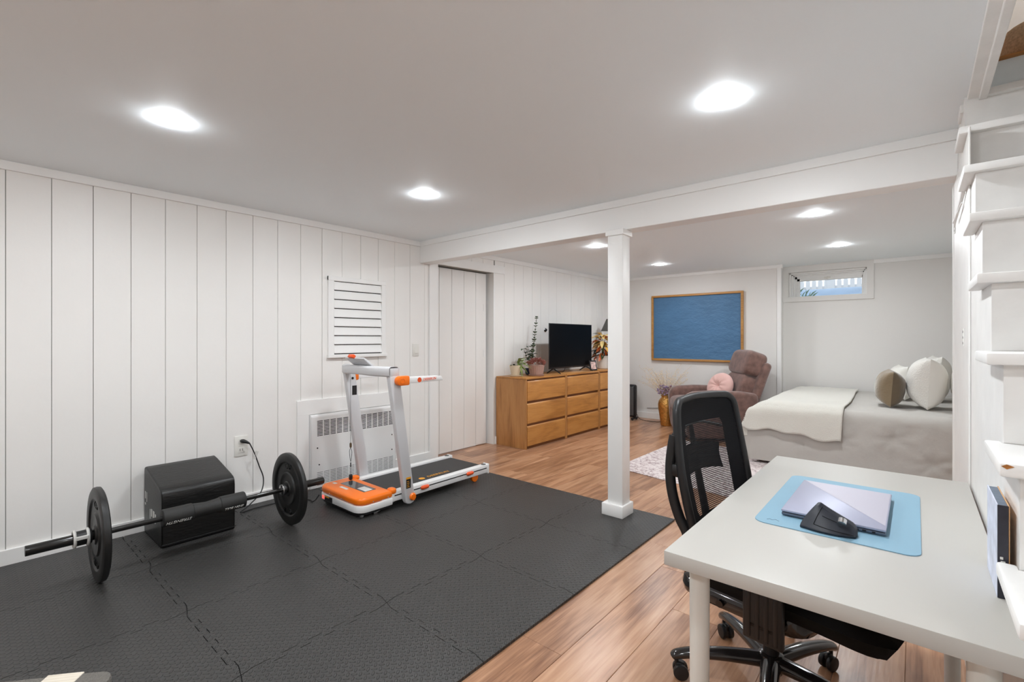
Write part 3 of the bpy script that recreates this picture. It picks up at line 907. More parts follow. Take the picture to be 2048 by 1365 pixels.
# rolled top and sides
b.prism([(RX, 0.600), (RX - 0.003, 0.612), (RX - 0.010, 0.619), (RX - 0.020, 0.621), (WX, 0.621), (WX, 0.617), (RX - 0.02, 0.617), (RX - 0.006, 0.60)], 'y', 1.874, 2.70)
b.box(WX, RX, 1.872, 1.876, MZ + 0.003, 0.619); b.box(WX, RX, 2.698, 2.702, MZ + 0.003, 0.619)
cov = b.build('cover', M['white_metal'], rad, smooth=40)
b = MB(); b.box(WX, WX + 0.004, 1.88, 2.695, MZ + 0.004, 0.60); b.build('dark_core', M['dark'], rad)
for (y, z) in ((1.93, 0.345), (1.945, 0.205), (2.66, 0.345), (2.66, 0.205)):
    b = MB(); b.lathe([(0.006, 0.0), (0.005, 0.003), (0.0, 0.004)], 10, Matrix.Translation((RX, y, z)) @ Matrix.Rotation(PI / 2, 4, 'Y')); b.build('screw', M['steel'], rad)

# ------------------------------------------------------------------ plyo box and barbell
px_ = empty('plyo_box', 'black vinyl padded plyo box with a sloping top', 'exercise box', (-3.57, 0.975, MZ))
b = MB()
prof = [(-3.772, MZ), (-3.376, MZ), (-3.372, 0.020), (-3.370, 0.30), (-3.376, 0.335), (-3.395, 0.352), (-3.44, 0.366), (-3.70, 0.425), (-3.745, 0.431), (-3.768, 0.425), (-3.774, 0.40)]
b.prism(prof, 'y', 0.776, 1.172, 0.012, 3)
b.build('body', M['vinyl'], px_, smooth=50)
b = MB(); b.tube([(-3.372, 0.778, 0.030), (-3.3685, 0.79, 0.030), (-3.3685, 1.158, 0.030), (-3.374, 1.174, 0.030)], 0.003, 6); b.build('piping', M['vinyl'], px_)
Mt = axes((-3.58, 0.7755, 0.19), (1, 0, 0), (0, 0, 1))
b = MB()
for (x, z, w, h) in ((-3.735, 0.255, 0.012, 0.045), (-3.70, 0.248, 0.006, 0.06), (-3.62, 0.16, 0.012, 0.06), (-3.585, 0.175, 0.02, 0.045), (-3.54, 0.165, 0.03, 0.06), (-3.50, 0.16, 0.02, 0.05), (-3.735, 0.20, 0.02, 0.012), (-3.56, 0.13, 0.12, 0.004)):
    b.box(x - w / 2, x + w / 2, 0.7745, 0.7758, z - h / 2, z + h / 2)
b.build('printed_marks', M['print'], px_)

XB, ZB = -3.187, 0.2495
bb = empty('barbell', 'black barbell with two bumper plates beside the plyo box', 'barbell', (XB, 0.94, MZ))
def ycyl(b, y0, y1, r, n=24, bev=0.0): b.cyl((XB, y0, ZB), (XB, y1, ZB), r, None, n, None, bev)
b = MB(); ycyl(b, 0.51, 1.40, 0.0145, 20); b.build('shaft', M['bar'], bb)
for (y0, y1, c0, c1) in ((0.203, 0.50, 0.495, 0.515), (1.405, 1.674, 1.385, 1.41)):
    b = MB(); ycyl(b, y0, y1, 0.0245, 24, 0.002); s_ = b.build('sleeve', M['bar'], bb)
    b = MB(); ycyl(b, c0, c1, 0.036, 24, 0.003); b.build('stop_ring', M['chrome'], bb)
def plate(yc, face):
    # lathe profile about the bar axis: (radius, offset)
    pr = [(0.026, -0.020), (0.044, -0.020), (0.050, -0.014), (0.088, -0.0135), (0.096, -0.0165), (0.104, -0.0165), (0.110, -0.009), (0.170, -0.008), (0.180, -0.016), (0.190, -0.0175), (0.224, -0.0175), (0.2345, -0.012), (0.2365, 0.0)]
    full = pr + [(r, -o) for (r, o) in pr[::-1]]
    T = Matrix.Translation((XB, yc, ZB)) @ Matrix.Rotation(-PI / 2, 4, 'X')
    b = MB(); b.lathe(full + [full[0]], 56, T)
    p = b.build('weight_plate', M['iron'], bb, smooth=28)
    for i, (txt, ang, rr) in enumerate((('CAP', 90, 0.146), ('45 LB', 270, 0.146))):
        for sgn in (-1, 1):
            a = R(ang)
            up = Vector((math.cos(a) * (1 if sgn < 0 else -1), 0, math.sin(a)))
            pos = Vector((XB, yc + sgn * 0.0088, ZB)) + up * rr
            ex = Vector((1 if sgn < 0 else -1, 0, 0))
            ey = Vector((0, 0, 1))
            if ang == 270: ex = -ex; ey = -ey
            lettering(txt, 0.050, M['iron'], p, axes(pos, ex, ey), extrude=0.003)
    return p
plate(0.468, -1); plate(1.438, 1)
# spring clamp on the near sleeve
b = MB(); ycyl(b, 0.372, 0.440, 0.036, 24, 0.002); cl = b.build('collar', M['black'], bb)
for y in (0.375, 0.425):
    b = MB(); b.tube([(XB + 0.0385 * math.cos(a * PI / 12), y, ZB + 0.0385 * math.sin(a * PI / 12)) for a in range(24)], 0.0065, 8, closed=True); b.build('ring', M['print'], cl)
b = MB(); b.box(XB + 0.032, XB + 0.046, 0.375, 0.425, ZB + 0.002, ZB + 0.02, 0.003, 1); b.build('latch', M['print'], cl)
# foam squat pad: two thick sleeves and a fabric centre
for (y0, y1) in ((0.735, 0.882), (1.020, 1.160)):
    b = MB(); ycyl(b, y0, y1, 0.048, 36, 0.006); fp = b.build('foam_sleeve', M['foampad'], bb, smooth=50)
    nrm = Vector((math.cos(R(-28)), 0, math.sin(R(-28))))
    tang = Vector((-nrm.z, 0, nrm.x))
    pos = Vector((XB, (y0 + y1) / 2, ZB)) + nrm * 0.0486
    Mtx = axes(pos, (0, -1, 0), tuple(-tang))
    lettering('STRENGTH' if y0 < 0.9 else 'IRON BULL', 0.024 if y0 < 0.9 else 0.021, M['print'], fp, Mtx, shear=0.3)
b = MB(); b.lathe([(0.044, 0.0), (0.041, 0.02), (0.037, 0.069), (0.041, 0.118), (0.044, 0.138)], 36, Matrix.Translation((XB, 0.882, ZB)) @ Matrix.Rotation(-PI / 2, 4, 'X')); b.build('fabric_centre', M['foampad'], bb, smooth=60)

# ------------------------------------------------------------------ grey carpeted board in the near corner
cb = empty('carpeted_step', 'low grey carpeted step with a pale wood strip at mat corner', 'step', (-2.137, 0.176, MZ), R(50.2))
def rrect(w, h, r, n=6):
    out = []
    for cx, cy, a0 in ((w - r, h - r, 0), (r, h - r, 90), (r, r, 180), (w - r, r, 270)):
        for i in range(n + 1):
            a = R(a0 + 90 * i / n); out.append((cx + r * math.cos(a), cy + r * math.sin(a)))
    return out
T = Matrix.Translation((0.0, 0.0, 0.0))
# local x runs along the visible far edge, y toward the wall
b = MB(); b.prism([(x - 0.42, y - 0.30) for x, y in rrect(0.58, 0.40, 0.05)], 'z', 0.0, 0.088, 0.008, 2); b.build('carpet_top', M['carpet'], cb, local=True)
b = MB(); b.box(-0.055, 0.055, -0.305, 0.1022, 0.0, 0.0905, 0.002, 1); b.build('wood_strip', M['palewood'], cb, local=True)

# ------------------------------------------------------------------ treadmill
tm = empty('treadmill', 'folding white treadmill with orange motor hood on the mat', 'treadmill', (-3.15, 2.4, MZ))
XN, XFAR = -2.882, -3.425
def rail(x0, x1):
    b = MB()
    b.prism([(x0, 0.066), (x1, 0.066), (x1, 0.136), (x0, 0.136)], 'y', 1.95, 3.05, 0.006, 2)
    return b
for (x0, x1) in ((XN - 0.062, XN), (XFAR, XFAR + 0.062)):
    r_ = rail(x0, x1).build('side_rail', M['white_metal'], tm)
    xo = x1 if x1 == XN else x0
    s = 1 if x1 == XN else -1
    b = MB(); b.box(min(xo, xo + s * 0.0008), max(xo, xo + s * 0.0008), 2.06, 3.03, 0.104, 0.112); b.build('groove', M['dark'], r_)
    for yy in ((2.335, 2.82) if s > 0 else (2.5,)):
        b = MB(); b.tube([(xo + s * 0.004, yy - 0.038, 0.108), (xo + s * 0.007, yy - 0.026, 0.108), (xo + s * 0.007, yy + 0.026, 0.108), (xo + s * 0.004, yy + 0.038, 0.108)], [0.008, 0.015, 0.015, 0.008], 12); b.build('grip_tab', M['orange2'], r_)
    b = MB(); b.box(x0 - 0.002, x1 + 0.002, 3.045, 3.062, 0.055, 0.142, 0.006, 2); b.build('end_cap', M['white_metal'], tm)
    b = MB(); b.lathe([(0.0, 0.0), (0.02, 0.0), (0.022, 0.003), (0.0, 0.004)], 16, Matrix.Translation(((x0 + x1) / 2, 3.02, 0.1365))); b.build('screw_cap', M['heater'], tm)
b = MB(); b.box(XFAR + 0.062, XN - 0.062, 1.95, 3.02, 0.100, 0.118); b.build('deck', M['black'], tm)
b = MB(); b.grid(lambda u, v: (XFAR + 0.068 + u * (XN - XFAR - 0.136), 1.98 + 1.055 * min(v / 0.94, 1.0) + 0.012 * math.sin(max(0, v - 0.94) / 0.06 * PI / 2), 0.1215 - (0.02 if v > 0.97 else 0.0)), 4, 34); b.build('running_belt', M['belt'], tm)
lettering('DEERRUN', 0.052, M['yellow_print'], tm, axes((XN - 0.150, 2.60, 0.1222), (0, 1, 0), (-1, 0, 0)), name='belt_lettering', shear=0.15, extrude=0.0003)
b = MB(); b.lathe([(0.026, 0.1218), (0.026, 0.1224), (0.0, 0.1224)], 24, Matrix.Translation((XN - 0.150, 2.43, 0))); b.build('belt_emblem', M['yellow_print'], tm)
# motor hood: white tray below, orange lid above
def hood_outline(ins, yb):
    x0, x1, y0 = XFAR - 0.012 + ins, XN + 0.008 - ins, 1.765 + ins
    pts = [(x1, yb), (x0, yb)]
    r = 0.075 - ins
    for i in range(8):
        a = R(180 + 90 * i / 7); pts.append((x0 + r + r * math.cos(a), y0 + r + r * math.sin(a)))
    for i in range(8):
        a = R(270 + 90 * i / 7); pts.append((x1 - r + r * math.cos(a), y0 + r + r * math.sin(a)))
    return pts
b = MB(); b.prism(hood_outline(0.0, 2.04), 'z', 0.050, 0.098, 0.006, 2); b.build('hood_tray', M['white_metal'], tm, smooth=40)
b = MB(); b.prism(hood_outline(0.012, 2.02), 'z', 0.034, 0.0505); b.build('underside', M['black'], tm)
b = MB()
out = hood_outline(0.003, 2.045)
b.prism(out, 'z', 0.0985, 0.150, 0.018, 4)
hd = b.build('hood', M['orange'], tm, smooth=45)
for xx in (XN - 0.028, XFAR + 0.028):
    b = MB(); b.sell((xx, 2.055, 0.140), 0.034, 0.028, 0.022, 0.6, 0.7, 20, 10); b.build('hood_shoulder', M['orange'], hd)
b = MB(); b.box(XFAR + 0.10, XN - 0.12, 1.885, 1.985, 0.1495, 0.1515, 0.0008, 1); wn_ = b.build('hood_window', M['smoke'], hd)
b = MB(); b.box(XN - 0.235, XN - 0.125, 1.900, 1.960, 0.1517, 0.1521); b.build('spec_label', M['print'], hd)
b = MB(); b.box(XFAR + 0.17, XFAR + 0.27, 1.835, 1.858, 0.1502, 0.1506); b.box(XFAR + 0.04, XFAR + 0.08, 1.85, 1.875, 0.1502, 0.1506); b.build('printed_marks', M['print'], hd)
for (x, y) in ((XFAR + 0.02, 1.776), (XFAR + 0.16, 1.7655), (XFAR + 0.33, 1.7655), (XN + 0.0055, 1.88), (XN + 0.0055, 2.0)):
    b = MB(); b.sell((x, y, 0.115), 0.004, 0.004, 0.004, 1, 1, 10, 6); b.build('screw', M['chrome'], hd)
b = MB(); b.box(XFAR + 0.060, XFAR + 0.083, 1.760, 1.766, 0.062, 0.086, 0.002, 1); b.build('power_switch', M['red_led'], tm)
b = MB(); b.box(XFAR + 0.095, XFAR + 0.20, 1.7625, 1.7655, 0.055, 0.090); lb = b.build('warning_label', M['black'], tm)
b = MB(); b.box(XFAR + 0.095, XFAR + 0.16, 1.762, 1.763, 0.080, 0.089); b.build('label_stripe', M['yellow_print'], lb)
# front feet and rear wheels
for xx in (XN - 0.03, XFAR + 0.03):
    b = MB(); b.prism([(2.06, 0.060), (2.08, 0.060), (1.925, 0.020), (1.905, 0.014), (1.90, 0.028)], 'x', xx - 0.013, xx + 0.013, 0.002, 1); ft = b.build('front_foot', M['grey_metal'], tm)
    b = MB(); b.cyl((xx - 0.016, 1.908, MZ + 0.0125), (xx + 0.016, 1.908, MZ + 0.0125), 0.012, None, 16); b.build('roller', M['chrome'], ft)
    b = MB(); b.cyl((xx - 0.014, 2.905, MZ + 0.037), (xx + 0.014, 2.905, MZ + 0.037), 0.0365, None, 28, None, 0.003); b.build('rear_wheel', M['orange'], tm)
    b = MB(); b.box(xx - 0.01, xx + 0.01, 1.80, 1.82, 0.018, 0.036); b.build('bracket', M['chrome'], tm)
# uprights
def post(x0, x1):
    b = MB(); n = []
    yb, zb, yt, zt, w = 2.168, 0.060, 2.030, 0.985, 0.043
    b.prism([(yb - w, zb), (yb - w * 0.7, zb - 0.022), (yb, zb - 0.030), (yb + w * 0.7, zb - 0.022), (yb + w, zb), (yt + w * 1.02, zt), (yt - w * 1.02, zt)], 'x', x0, x1, 0.008, 3)
    return b
for s, (x0, x1) in ((1, (XN + 0.001, XN + 0.046)), (-1, (XFAR - 0.046, XFAR - 0.001))):
    p = post(x0, x1).build('upright', M['grey_metal'], tm)
    xo = x1 if s > 0 else x0
    b = MB(); b.lathe([(0.0, 0.0), (0.026, 0.0), (0.028, 0.006), (0.022, 0.016), (0.0, 0.018)], 20, Matrix.Translation((xo, 2.185, 0.082)) @ Matrix.Rotation(s * PI / 2, 4, 'Y'))
    b.box(xo + (0.012 if s > 0 else -0.024), xo + (0.024 if s > 0 else -0.012), 2.178, 2.192, 0.058, 0.106, 0.004, 2)
    b.build('fold_knob', M['orange'], p)
    # fold-down handle arm with an orange knuckle
    xa0, xa1 = (xo + 0.001, xo + 0.036) if s > 0 else (xo - 0.036, xo - 0.001)
    b = MB(); b.prism([(2.115, 0.925), (2.43, 0.905 + 0.022), (2.455, 0.929), (2.437, 0.962), (2.40, 0.966), (2.115, 0.972)], 'x', xa0, xa1, 0.004, 2); arm = b.build('handle_arm', M['white_metal'], tm)
    kn = [(2.058 + 0.034 * math.cos(R(a)), 0.947 + 0.034 * math.sin(R(a))) for a in range(90, 271, 20)] + [(2.125, 0.913), (2.132, 0.92), (2.132, 0.974), (2.125, 0.981)]
    b = MB(); b.prism(kn, 'x', xa0 - 0.002, xa1 + 0.003, 0.005, 3); k_ = b.build('knuckle', M['orange'], arm, smooth=45)
    if s > 0:
        b = MB(); b.lathe([(0.022, 0.0), (0.022, 0.002), (0.018, 0.003), (0.018, 0.001), (0.0, 0.001)], 20, Matrix.Translation((xa1 + 0.003, 2.068, 0.947)) @ Matrix.Rotation(PI / 2, 4, 'Y')); b.build('dial', M['orange'], arm)
        lettering('DEERRUN', 0.028, M['orange2'], arm, axes((xa1 + 0.0006, 2.318, 0.946), (0, 1, 0.03), (0, 0, 1)), shear=0.15)
        b = MB(); b.lathe([(0.0185, 0.0), (0.0185, 0.0012), (0.0, 0.0012)], 20, Matrix.Translation((xa1, 2.222, 0.945)) @ Matrix.Rotation(PI / 2, 4, 'Y')); em = b.build('emblem', M['orange2'], arm)
        b = MB(); b.box(xo + 0.0001, xo + 0.0008, 2.128, 2.170, 0.150, 0.232); lb = b.build('warning_label', M['black'], p)
        b = MB(); b.box(xo + 0.0006, xo + 0.0014, 2.128, 2.170, 0.218, 0.232); b.build('label_stripe', M['yellow_print'], lb)
        b = MB()
        for i_ in range(4): b.box(xo + 0.0006, xo + 0.0013, 2.136, 2.158 - 0.004 * (i_ % 2), 0.160 + i_ * 0.013, 0.164 + i_ * 0.013)
        b.build('label_print', M['yellow_print'], lb)
    else:
        b = MB(); b.box(XFAR - 0.0015, XFAR - 0.0002, 2.045, 2.085, 0.80, 0.875); lb = b.build('warning_label', M['black'], p)
        b = MB(); b.cyl((XFAR - 0.002, 2.048, 0.935), (XFAR + 0.0015, 2.048, 0.935), 0.010, None, 16); b.build('bolt', M['black'], p)
# crossbar and console
b = MB()
def arch(u, v):
    x = XFAR - 0.046 + u * (XN - XFAR + 0.092)
    e = 1 - (2 * u - 1) ** 2
    yc = 2.022 - 0.075 * min(1, e * 1.3)
    zc = 1.012 + 0.006 * e
    hh = 0.033 + 0.004 * (1 - e)
    a = 2 * PI * v
    cx = math.copysign(abs(math.cos(a)) ** 0.45, math.cos(a)); cz = math.copysign(abs(math.sin(a)) ** 0.45, math.sin(a))
    return (x, yc + 0.040 * cx, zc + hh * cz)
b.grid(arch, 26, 20, cv=True)
b.build('crossbar', M['grey_metal'], tm, smooth=45)
for xa, xb in ((XFAR - 0.045, XFAR - 0.002), (XN + 0.002, XN + 0.045)):
    b = MB(); b.box(xa, xb, 1.990, 2.072, 0.97, 1.04, 0.006, 2); b.build('corner_joint', M['grey_metal'], tm)
cons = MB(); cons.box(-0.125, 0.125, -0.055, 0.085, -0.007, 0.007, 0.004, 2, Matrix.Translation((-3.17, 1.955, 1.075)) @ Matrix.Rotation(R(-38), 4, 'X'))
cn = cons.build('console_plate', M['grey_metal'], tm)
b = MB(); b.box(-0.035, 0.035, -0.012, 0.012, -0.012, 0.014, 0.004, 2, Matrix.Translation((-3.20, 1.905, 1.118)) @ Matrix.Rotation(R(-38), 4, 'X')); b.build('phone_clip', M['orange2'], cn)
# safety key on its cord
b = MB(); b.tube([(XFAR + 0.075, 1.985, 0.99), (XFAR + 0.076, 1.986, 0.44)], 0.0012, 6)
b.tube(catmull([(XFAR + 0.076, 1.986, 0.40), (XFAR + 0.062, 1.984, 0.37), (XFAR + 0.070, 1.985, 0.31), (XFAR + 0.076, 1.986, 0.295), (XFAR + 0.082, 1.987, 0.31), (XFAR + 0.090, 1.988, 0.37), (XFAR + 0.076, 1.986, 0.40)], 5), 0.0018, 6)
b.tube([(XFAR + 0.076, 1.986, 0.295), (XFAR + 0.076, 1.986, 0.19)], 0.0012, 6)
sk = b.build('safety_cord', M['black'], tm)
b = MB(); b.sell((XFAR + 0.076, 1.986, 0.42), 0.009, 0.007, 0.020, 0.6, 0.6, 14, 8); b.build('cord_clip', M['stem'], sk)
b = MB(); b.sell((XFAR + 0.076, 1.986, 0.172), 0.015, 0.012, 0.022, 0.5, 0.6, 14, 8); b.box(XFAR + 0.071, XFAR + 0.081, 1.983, 1.989, 0.25, 0.285, 0.002, 1); b.build('safety_key', M['black'], sk)

# ------------------------------------------------------------------ three oak dressers
dres = None
def make_dresser(y0, label):
    W_, D, Hh = 0.803, 0.455, 0.806
    e = empty('dresser', label, 'dresser', (-3.56, y0 + W_ / 2, 0), 0, 'matching oak dressers')
    x0, x1 = -3.788, -3.333
    for ys in (y0, y0 + W_ - 0.018):
        b = MB(); b.box(x0, x1, ys, ys + 0.018, 0.0, Hh - 0.02, 0.001, 1)
        b.build('side_panel', M['oakz'], e)
    b = MB(); b.box(x0, x1 + 0.003, y0, y0 + W_, Hh - 0.019, Hh, 0.003, 2); b.build('top', M['oak'], e)
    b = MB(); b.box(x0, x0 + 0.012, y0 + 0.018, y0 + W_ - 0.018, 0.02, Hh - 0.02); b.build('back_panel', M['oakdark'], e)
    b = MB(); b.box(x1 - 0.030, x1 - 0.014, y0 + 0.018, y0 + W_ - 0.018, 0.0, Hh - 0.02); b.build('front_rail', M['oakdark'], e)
    for i in range(3):
        zb = 0.031 + i * 0.2555
        zt = zb + 0.228
        b = MB(); b.prism([(x1 - 0.014, zb), (x1 + 0.001, zb + 0.002), (x1 + 0.002, zt - 0.016), (x1 - 0.008, zt), (x1 - 0.014, zt)], 'y', y0 + 0.024, y0 + W_ - 0.024, 0.0015, 1)
        b.build('drawer', M['oak'], e)
    return e
make_dresser(4.145, 'oak three-drawer dresser with potted plants nearest the board door')
make_dresser(4.955, 'oak three-drawer dresser under the television')
make_dresser(5.765, 'oak three-drawer dresser farthest along, partly behind the post')
DZ = 0.806

# ------------------------------------------------------------------ television
tv = empty('television', 'black flat screen television on the oak dressers', 'television', (-3.48, 5.29, DZ))
TX = -3.478
b = MB(); b.box(TX - 0.012, TX, 4.788, 5.802, 0.868, 1.446, 0.003, 2); b.box(TX - 0.055, TX - 0.012, 4.95, 5.64, 0.90, 1.25, 0.012, 2); b.build('casing', M['black'], tv)
b = MB(); b.box(TX, TX + 0.0015, 4.797, 5.793, 0.889, 1.438); b.build('screen', M['screen'], tv)
b = MB(); b.box(TX + 0.0002, TX + 0.0012, 5.282, 5.308, 0.877, 0.882); b.build('maker_mark', M['heater'], tv)
for yc in (4.885, 5.655):
    b = MB()
    b.tube([(TX - 0.006, yc, 0.872), (TX + 0.03, yc, 0.852), (TX + 0.105, yc + 0.0, DZ + 0.006)], [0.010, 0.009, 0.006], 8)
    b.tube([(TX - 0.006, yc, 0.872), (TX - 0.04, yc, 0.852), (TX - 0.105, yc, DZ + 0.006)], [0.010, 0.009, 0.006], 8)
    b.build('foot', M['black'], tv)
b = MB(); b.tube(catmull([(TX - 0.05, 5.22, 0.92), (TX - 0.06, 5.22, 0.85), (TX - 0.08, 5.20, 0.815), (TX - 0.16, 5.18, 0.812)], 5), 0.004, 6); b.build('cable', M['black'], tv)

ph = empty('photo_frame', 'small black framed photo beside the television foot', 'photo frame', (-3.40, 5.74, DZ), R(78))
Lp = Matrix.Rotation(R(-12), 4, 'X')
b = MB(); b.box(-0.068, 0.068, 0.0, 0.012, 0.004, 0.145, 0.002, 1, Lp); b.build('frame', M['black'], ph, local=True)
b = MB(); b.box(-0.050, 0.050, -0.001, 0.002, 0.022, 0.126, 0, 1, Lp); b.build('print', M['photo'], ph, local=True)
b = MB(); b.box(-0.02, 0.02, 0.058, 0.062, 0.0, 0.10, 0, 1, rot('X', 18, (0, 0.06, 0))); b.build('easel_back', M['black'], ph, local=True)

# ------------------------------------------------------------------ plants on the dressers
def leaf_mesh(name, mat, l, w, curl=0.25):
    b = MB()
    n = 6
    def fn(u, v):
        t = u; ww = w * math.sin(PI * min(1, t * 0.94 + 0.03)) ** 0.8 * (1 - 0.25 * t)
        s = v * 2 - 1
        return (t * l, s * ww / 2, -curl * l * t * t + 0.18 * w * abs(s) * math.sin(PI * t))
    b.grid(fn, n, 2)
    me = bpy.data.meshes.new(name); b.bm.to_mesh(me); b.bm.free()
    me.polygons.foreach_set('use_smooth', [True] * len(me.polygons))
    me.materials.append(mat); return me
def leaf_at(me, parent, pos, az, el, roll=0.0, s=1.0):
    o = bpy.data.objects.new('leaf', me); COL.objects.link(o); o.parent = parent
    Mx = Matrix.Translation(pos) @ Matrix.Rotation(az, 4, 'Z') @ Matrix.Rotation(-el, 4, 'Y') @ Matrix.Rotation(roll, 4, 'X') @ Matrix.Scale(s, 4)
    o.matrix_basis = XF[parent.name].inverted() @ Mx
    return o
def pot(e, x, y, prof, mat, z0=DZ, soil_r=None, soil_z=None, name='pot'):
    b = MB(); b.lathe(prof, 30, Matrix.Translation((x, y, z0))); o = b.build(name, mat, e)
    if soil_r:
        b = MB(); b.lathe([(soil_r, soil_z - 0.004), (soil_r * 0.6, soil_z), (0.0, soil_z + 0.003)], 20, Matrix.Translation((x, y, z0))); b.build('soil', M['soil'], e)
    return o
PR = random.Random(3)
# cream pot with trailing variegated leaves
p1 = empty('potted_plant', 'small trailing green plant in a cream clay pot', 'potted plant', (-3.59, 4.265, DZ), 0, 'potted plants on the dressers')
pot(p1, -3.59, 4.265, [(0.048, 0.018), (0.072, 0.125), (0.072, 0.132), (0.064, 0.132), (0.060, 0.110)], M['clay'], DZ, 0.060, 0.112)
pot(p1, -3.59, 4.265, [(0.058, 0.0), (0.070, 0.008), (0.072, 0.018), (0.064, 0.016), (0.040, 0.012)], M['clay'], DZ, name='saucer')
lm1 = leaf_mesh('leaf', M['leaf1'], 0.115, 0.034, 0.5); lm1b = leaf_mesh('leaf', M['leaf2'], 0.09, 0.05, 0.3)
for i in range(20):
    az = PR.uniform(-0.9, 1.9); leaf_at(lm1, p1, Vector((-3.575, 4.29, DZ + 0.13)) + Vector((PR.uniform(-0.02, 0.03), PR.uniform(-0.02, 0.06), PR.uniform(-0.03, 0.04))), az, PR.uniform(-0.9, 0.9), PR.uniform(-0.6, 0.6), PR.uniform(0.7, 1.2))
for i in range(6):
    leaf_at(lm1b, p1, Vector((-3.60, 4.255, DZ + 0.125)), PR.uniform(-2.6, 1.0), PR.uniform(0.1, 0.8), 0, PR.uniform(0.6, 0.95))
# navy pot with a tall stem
p2 = empty('potted_plant', 'tall thin-stemmed plant with paired leaves in a navy pot', 'potted plant', (-3.64, 4.585, DZ), 0, 'potted plants on the dressers')
pot(p2, -3.64, 4.585, [(0.036, 0.0), (0.046, 0.02), (0.050, 0.080), (0.046, 0.080), (0.042, 0.06)], M['navy'], DZ, 0.042, 0.068)
stem_p = catmull([(-3.64, 4.585, DZ + 0.06), (-3.635, 4.64, DZ + 0.25), (-3.625, 4.675, DZ + 0.45), (-3.62, 4.715, DZ + 0.71)], 8)
b = MB(); b.tube(stem_p, [0.0045 - 0.003 * i / len(stem_p) for i in range(len(stem_p))], 6); b.build('stem', M['stem'], p2)
lm2 = leaf_mesh('leaf', M['leaf2'], 0.046, 0.032, 0.3)
for i in range(5, len(stem_p)):
    for s in (0, PI):
        leaf_at(lm2, p2, stem_p[i], i * 1.1 + s, 0.75, 0.9, 1.15 - 0.55 * i / len(stem_p))
for br in range(4):
    base_ = Vector((-3.64, 4.585, DZ + 0.10)); tip = base_ + Vector((PR.uniform(-0.02, 0.06), (-0.11, -0.06, 0.0, 0.04)[br], PR.uniform(0.14, 0.26)))
    bp_ = [base_.lerp(tip, t / 5) for t in range(6)]
    b = MB(); b.tube(bp_, 0.002, 5); b.build('stem', M['stem'], p2)
    for q in bp_[1:]:
        for s in (0, 2.1, 4.2): leaf_at(lm2, p2, q, PR.uniform(0, 6), PR.uniform(0, 0.6), 0, PR.uniform(0.8, 1.4))
# rose pot with rusty succulent
p3 = empty('potted_plant', 'rusty red succulent in a ribbed dusty-rose pot', 'potted plant', (-3.455, 4.495, DZ), 0, 'potted plants on the dressers')
b = MB()
def ribbed(u, v):
    a = 2 * PI * u; r0, r1 = 0.078, 0.098
    r = (r0 + (r1 - r0) * v) * (1 + 0.018 * math.cos(a * 26))
    return (-3.455 + r * math.cos(a), 4.495 + r * math.sin(a), DZ + 0.02 + 0.108 * v)
b.grid(ribbed, 104, 4, cu=True); b.lathe([(0.0, 0.021), (0.078, 0.021)], 26, Matrix.Translation((-3.455, 4.495, DZ))); b.lathe([(0.098, 0.128), (0.090, 0.130), (0.086, 0.10)], 30, Matrix.Translation((-3.455, 4.495, DZ)))
b.build('pot', M['terracotta'], p3)
pot(p3, -3.455, 4.495, [(0.070, 0.0), (0.090, 0.006), (0.094, 0.019), (0.086, 0.016), (0.05, 0.012)], M['terracotta'], DZ, 0.088, 0.112, 'saucer')
b = MB()
for i in range(170):
    a = PR.uniform(0, 2 * PI); r = 0.095 * math.sqrt(PR.random()); q = Vector((-3.455 + r * math.cos(a), 4.495 + r * 1.15 * math.sin(a), DZ + 0.125 + 0.055 * (1 - (r / 0.1) ** 2) + PR.uniform(-0.01, 0.03)))
    d = Vector((math.cos(a) * 0.6, math.sin(a) * 0.6, PR.uniform(0.2, 1.0))).normalized()
    b.tube([q, q + d * 0.018, q + d * 0.030], [0.003, 0.006, 0.001], 5)
o = b.build('foliage', M['leafred'], p3); o['kind'] = 'stuff'
# croton-like plant by the lamp
p4 = empty('potted_plant', 'bushy golden and orange leaved plant in a white pot', 'potted plant', (-3.52, 6.19, DZ), 0, 'potted plants on the dressers')
pot(p4, -3.52, 6.19, [(0.065, 0.0), (0.075, 0.01), (0.105, 0.185), (0.105, 0.195), (0.096, 0.195), (0.09, 0.16)], M['whitepot'], DZ, 0.092, 0.17)
lms = [leaf_mesh('leaf', M[k_], 0.15, 0.062, 0.35) for k_ in ('leafdk', 'leafgold', 'leafcream', 'leaforange', 'leafdk')]
for i in range(3):
    b = MB(); b.tube([(-3.52, 6.19, DZ + 0.16), (-3.52 + 0.03 * math.cos(i * 2.1), 6.19 + 0.03 * math.sin(i * 2.1), DZ + 0.44)], [0.008, 0.004], 6); b.build('stem', M['stem'], p4)
for i in range(86):
    a = PR.uniform(0, 2 * PI); h = PR.uniform(0.17, 0.50)
    q = Vector((-3.52 + 0.035 * math.cos(a), 6.19 + 0.035 * math.sin(a), DZ + h))
    kk = PR.choice((0, 0, 4, 3, 3)) if h < 0.3 else PR.choice((0, 1, 2, 2, 1, 3, 4))
    leaf_at(lms[kk], p4, q, a, PR.uniform(-0.7, 0.5) + (h - 0.33) * 2.6, PR.uniform(-0.5, 0.5), PR.uniform(0.75, 1.15))

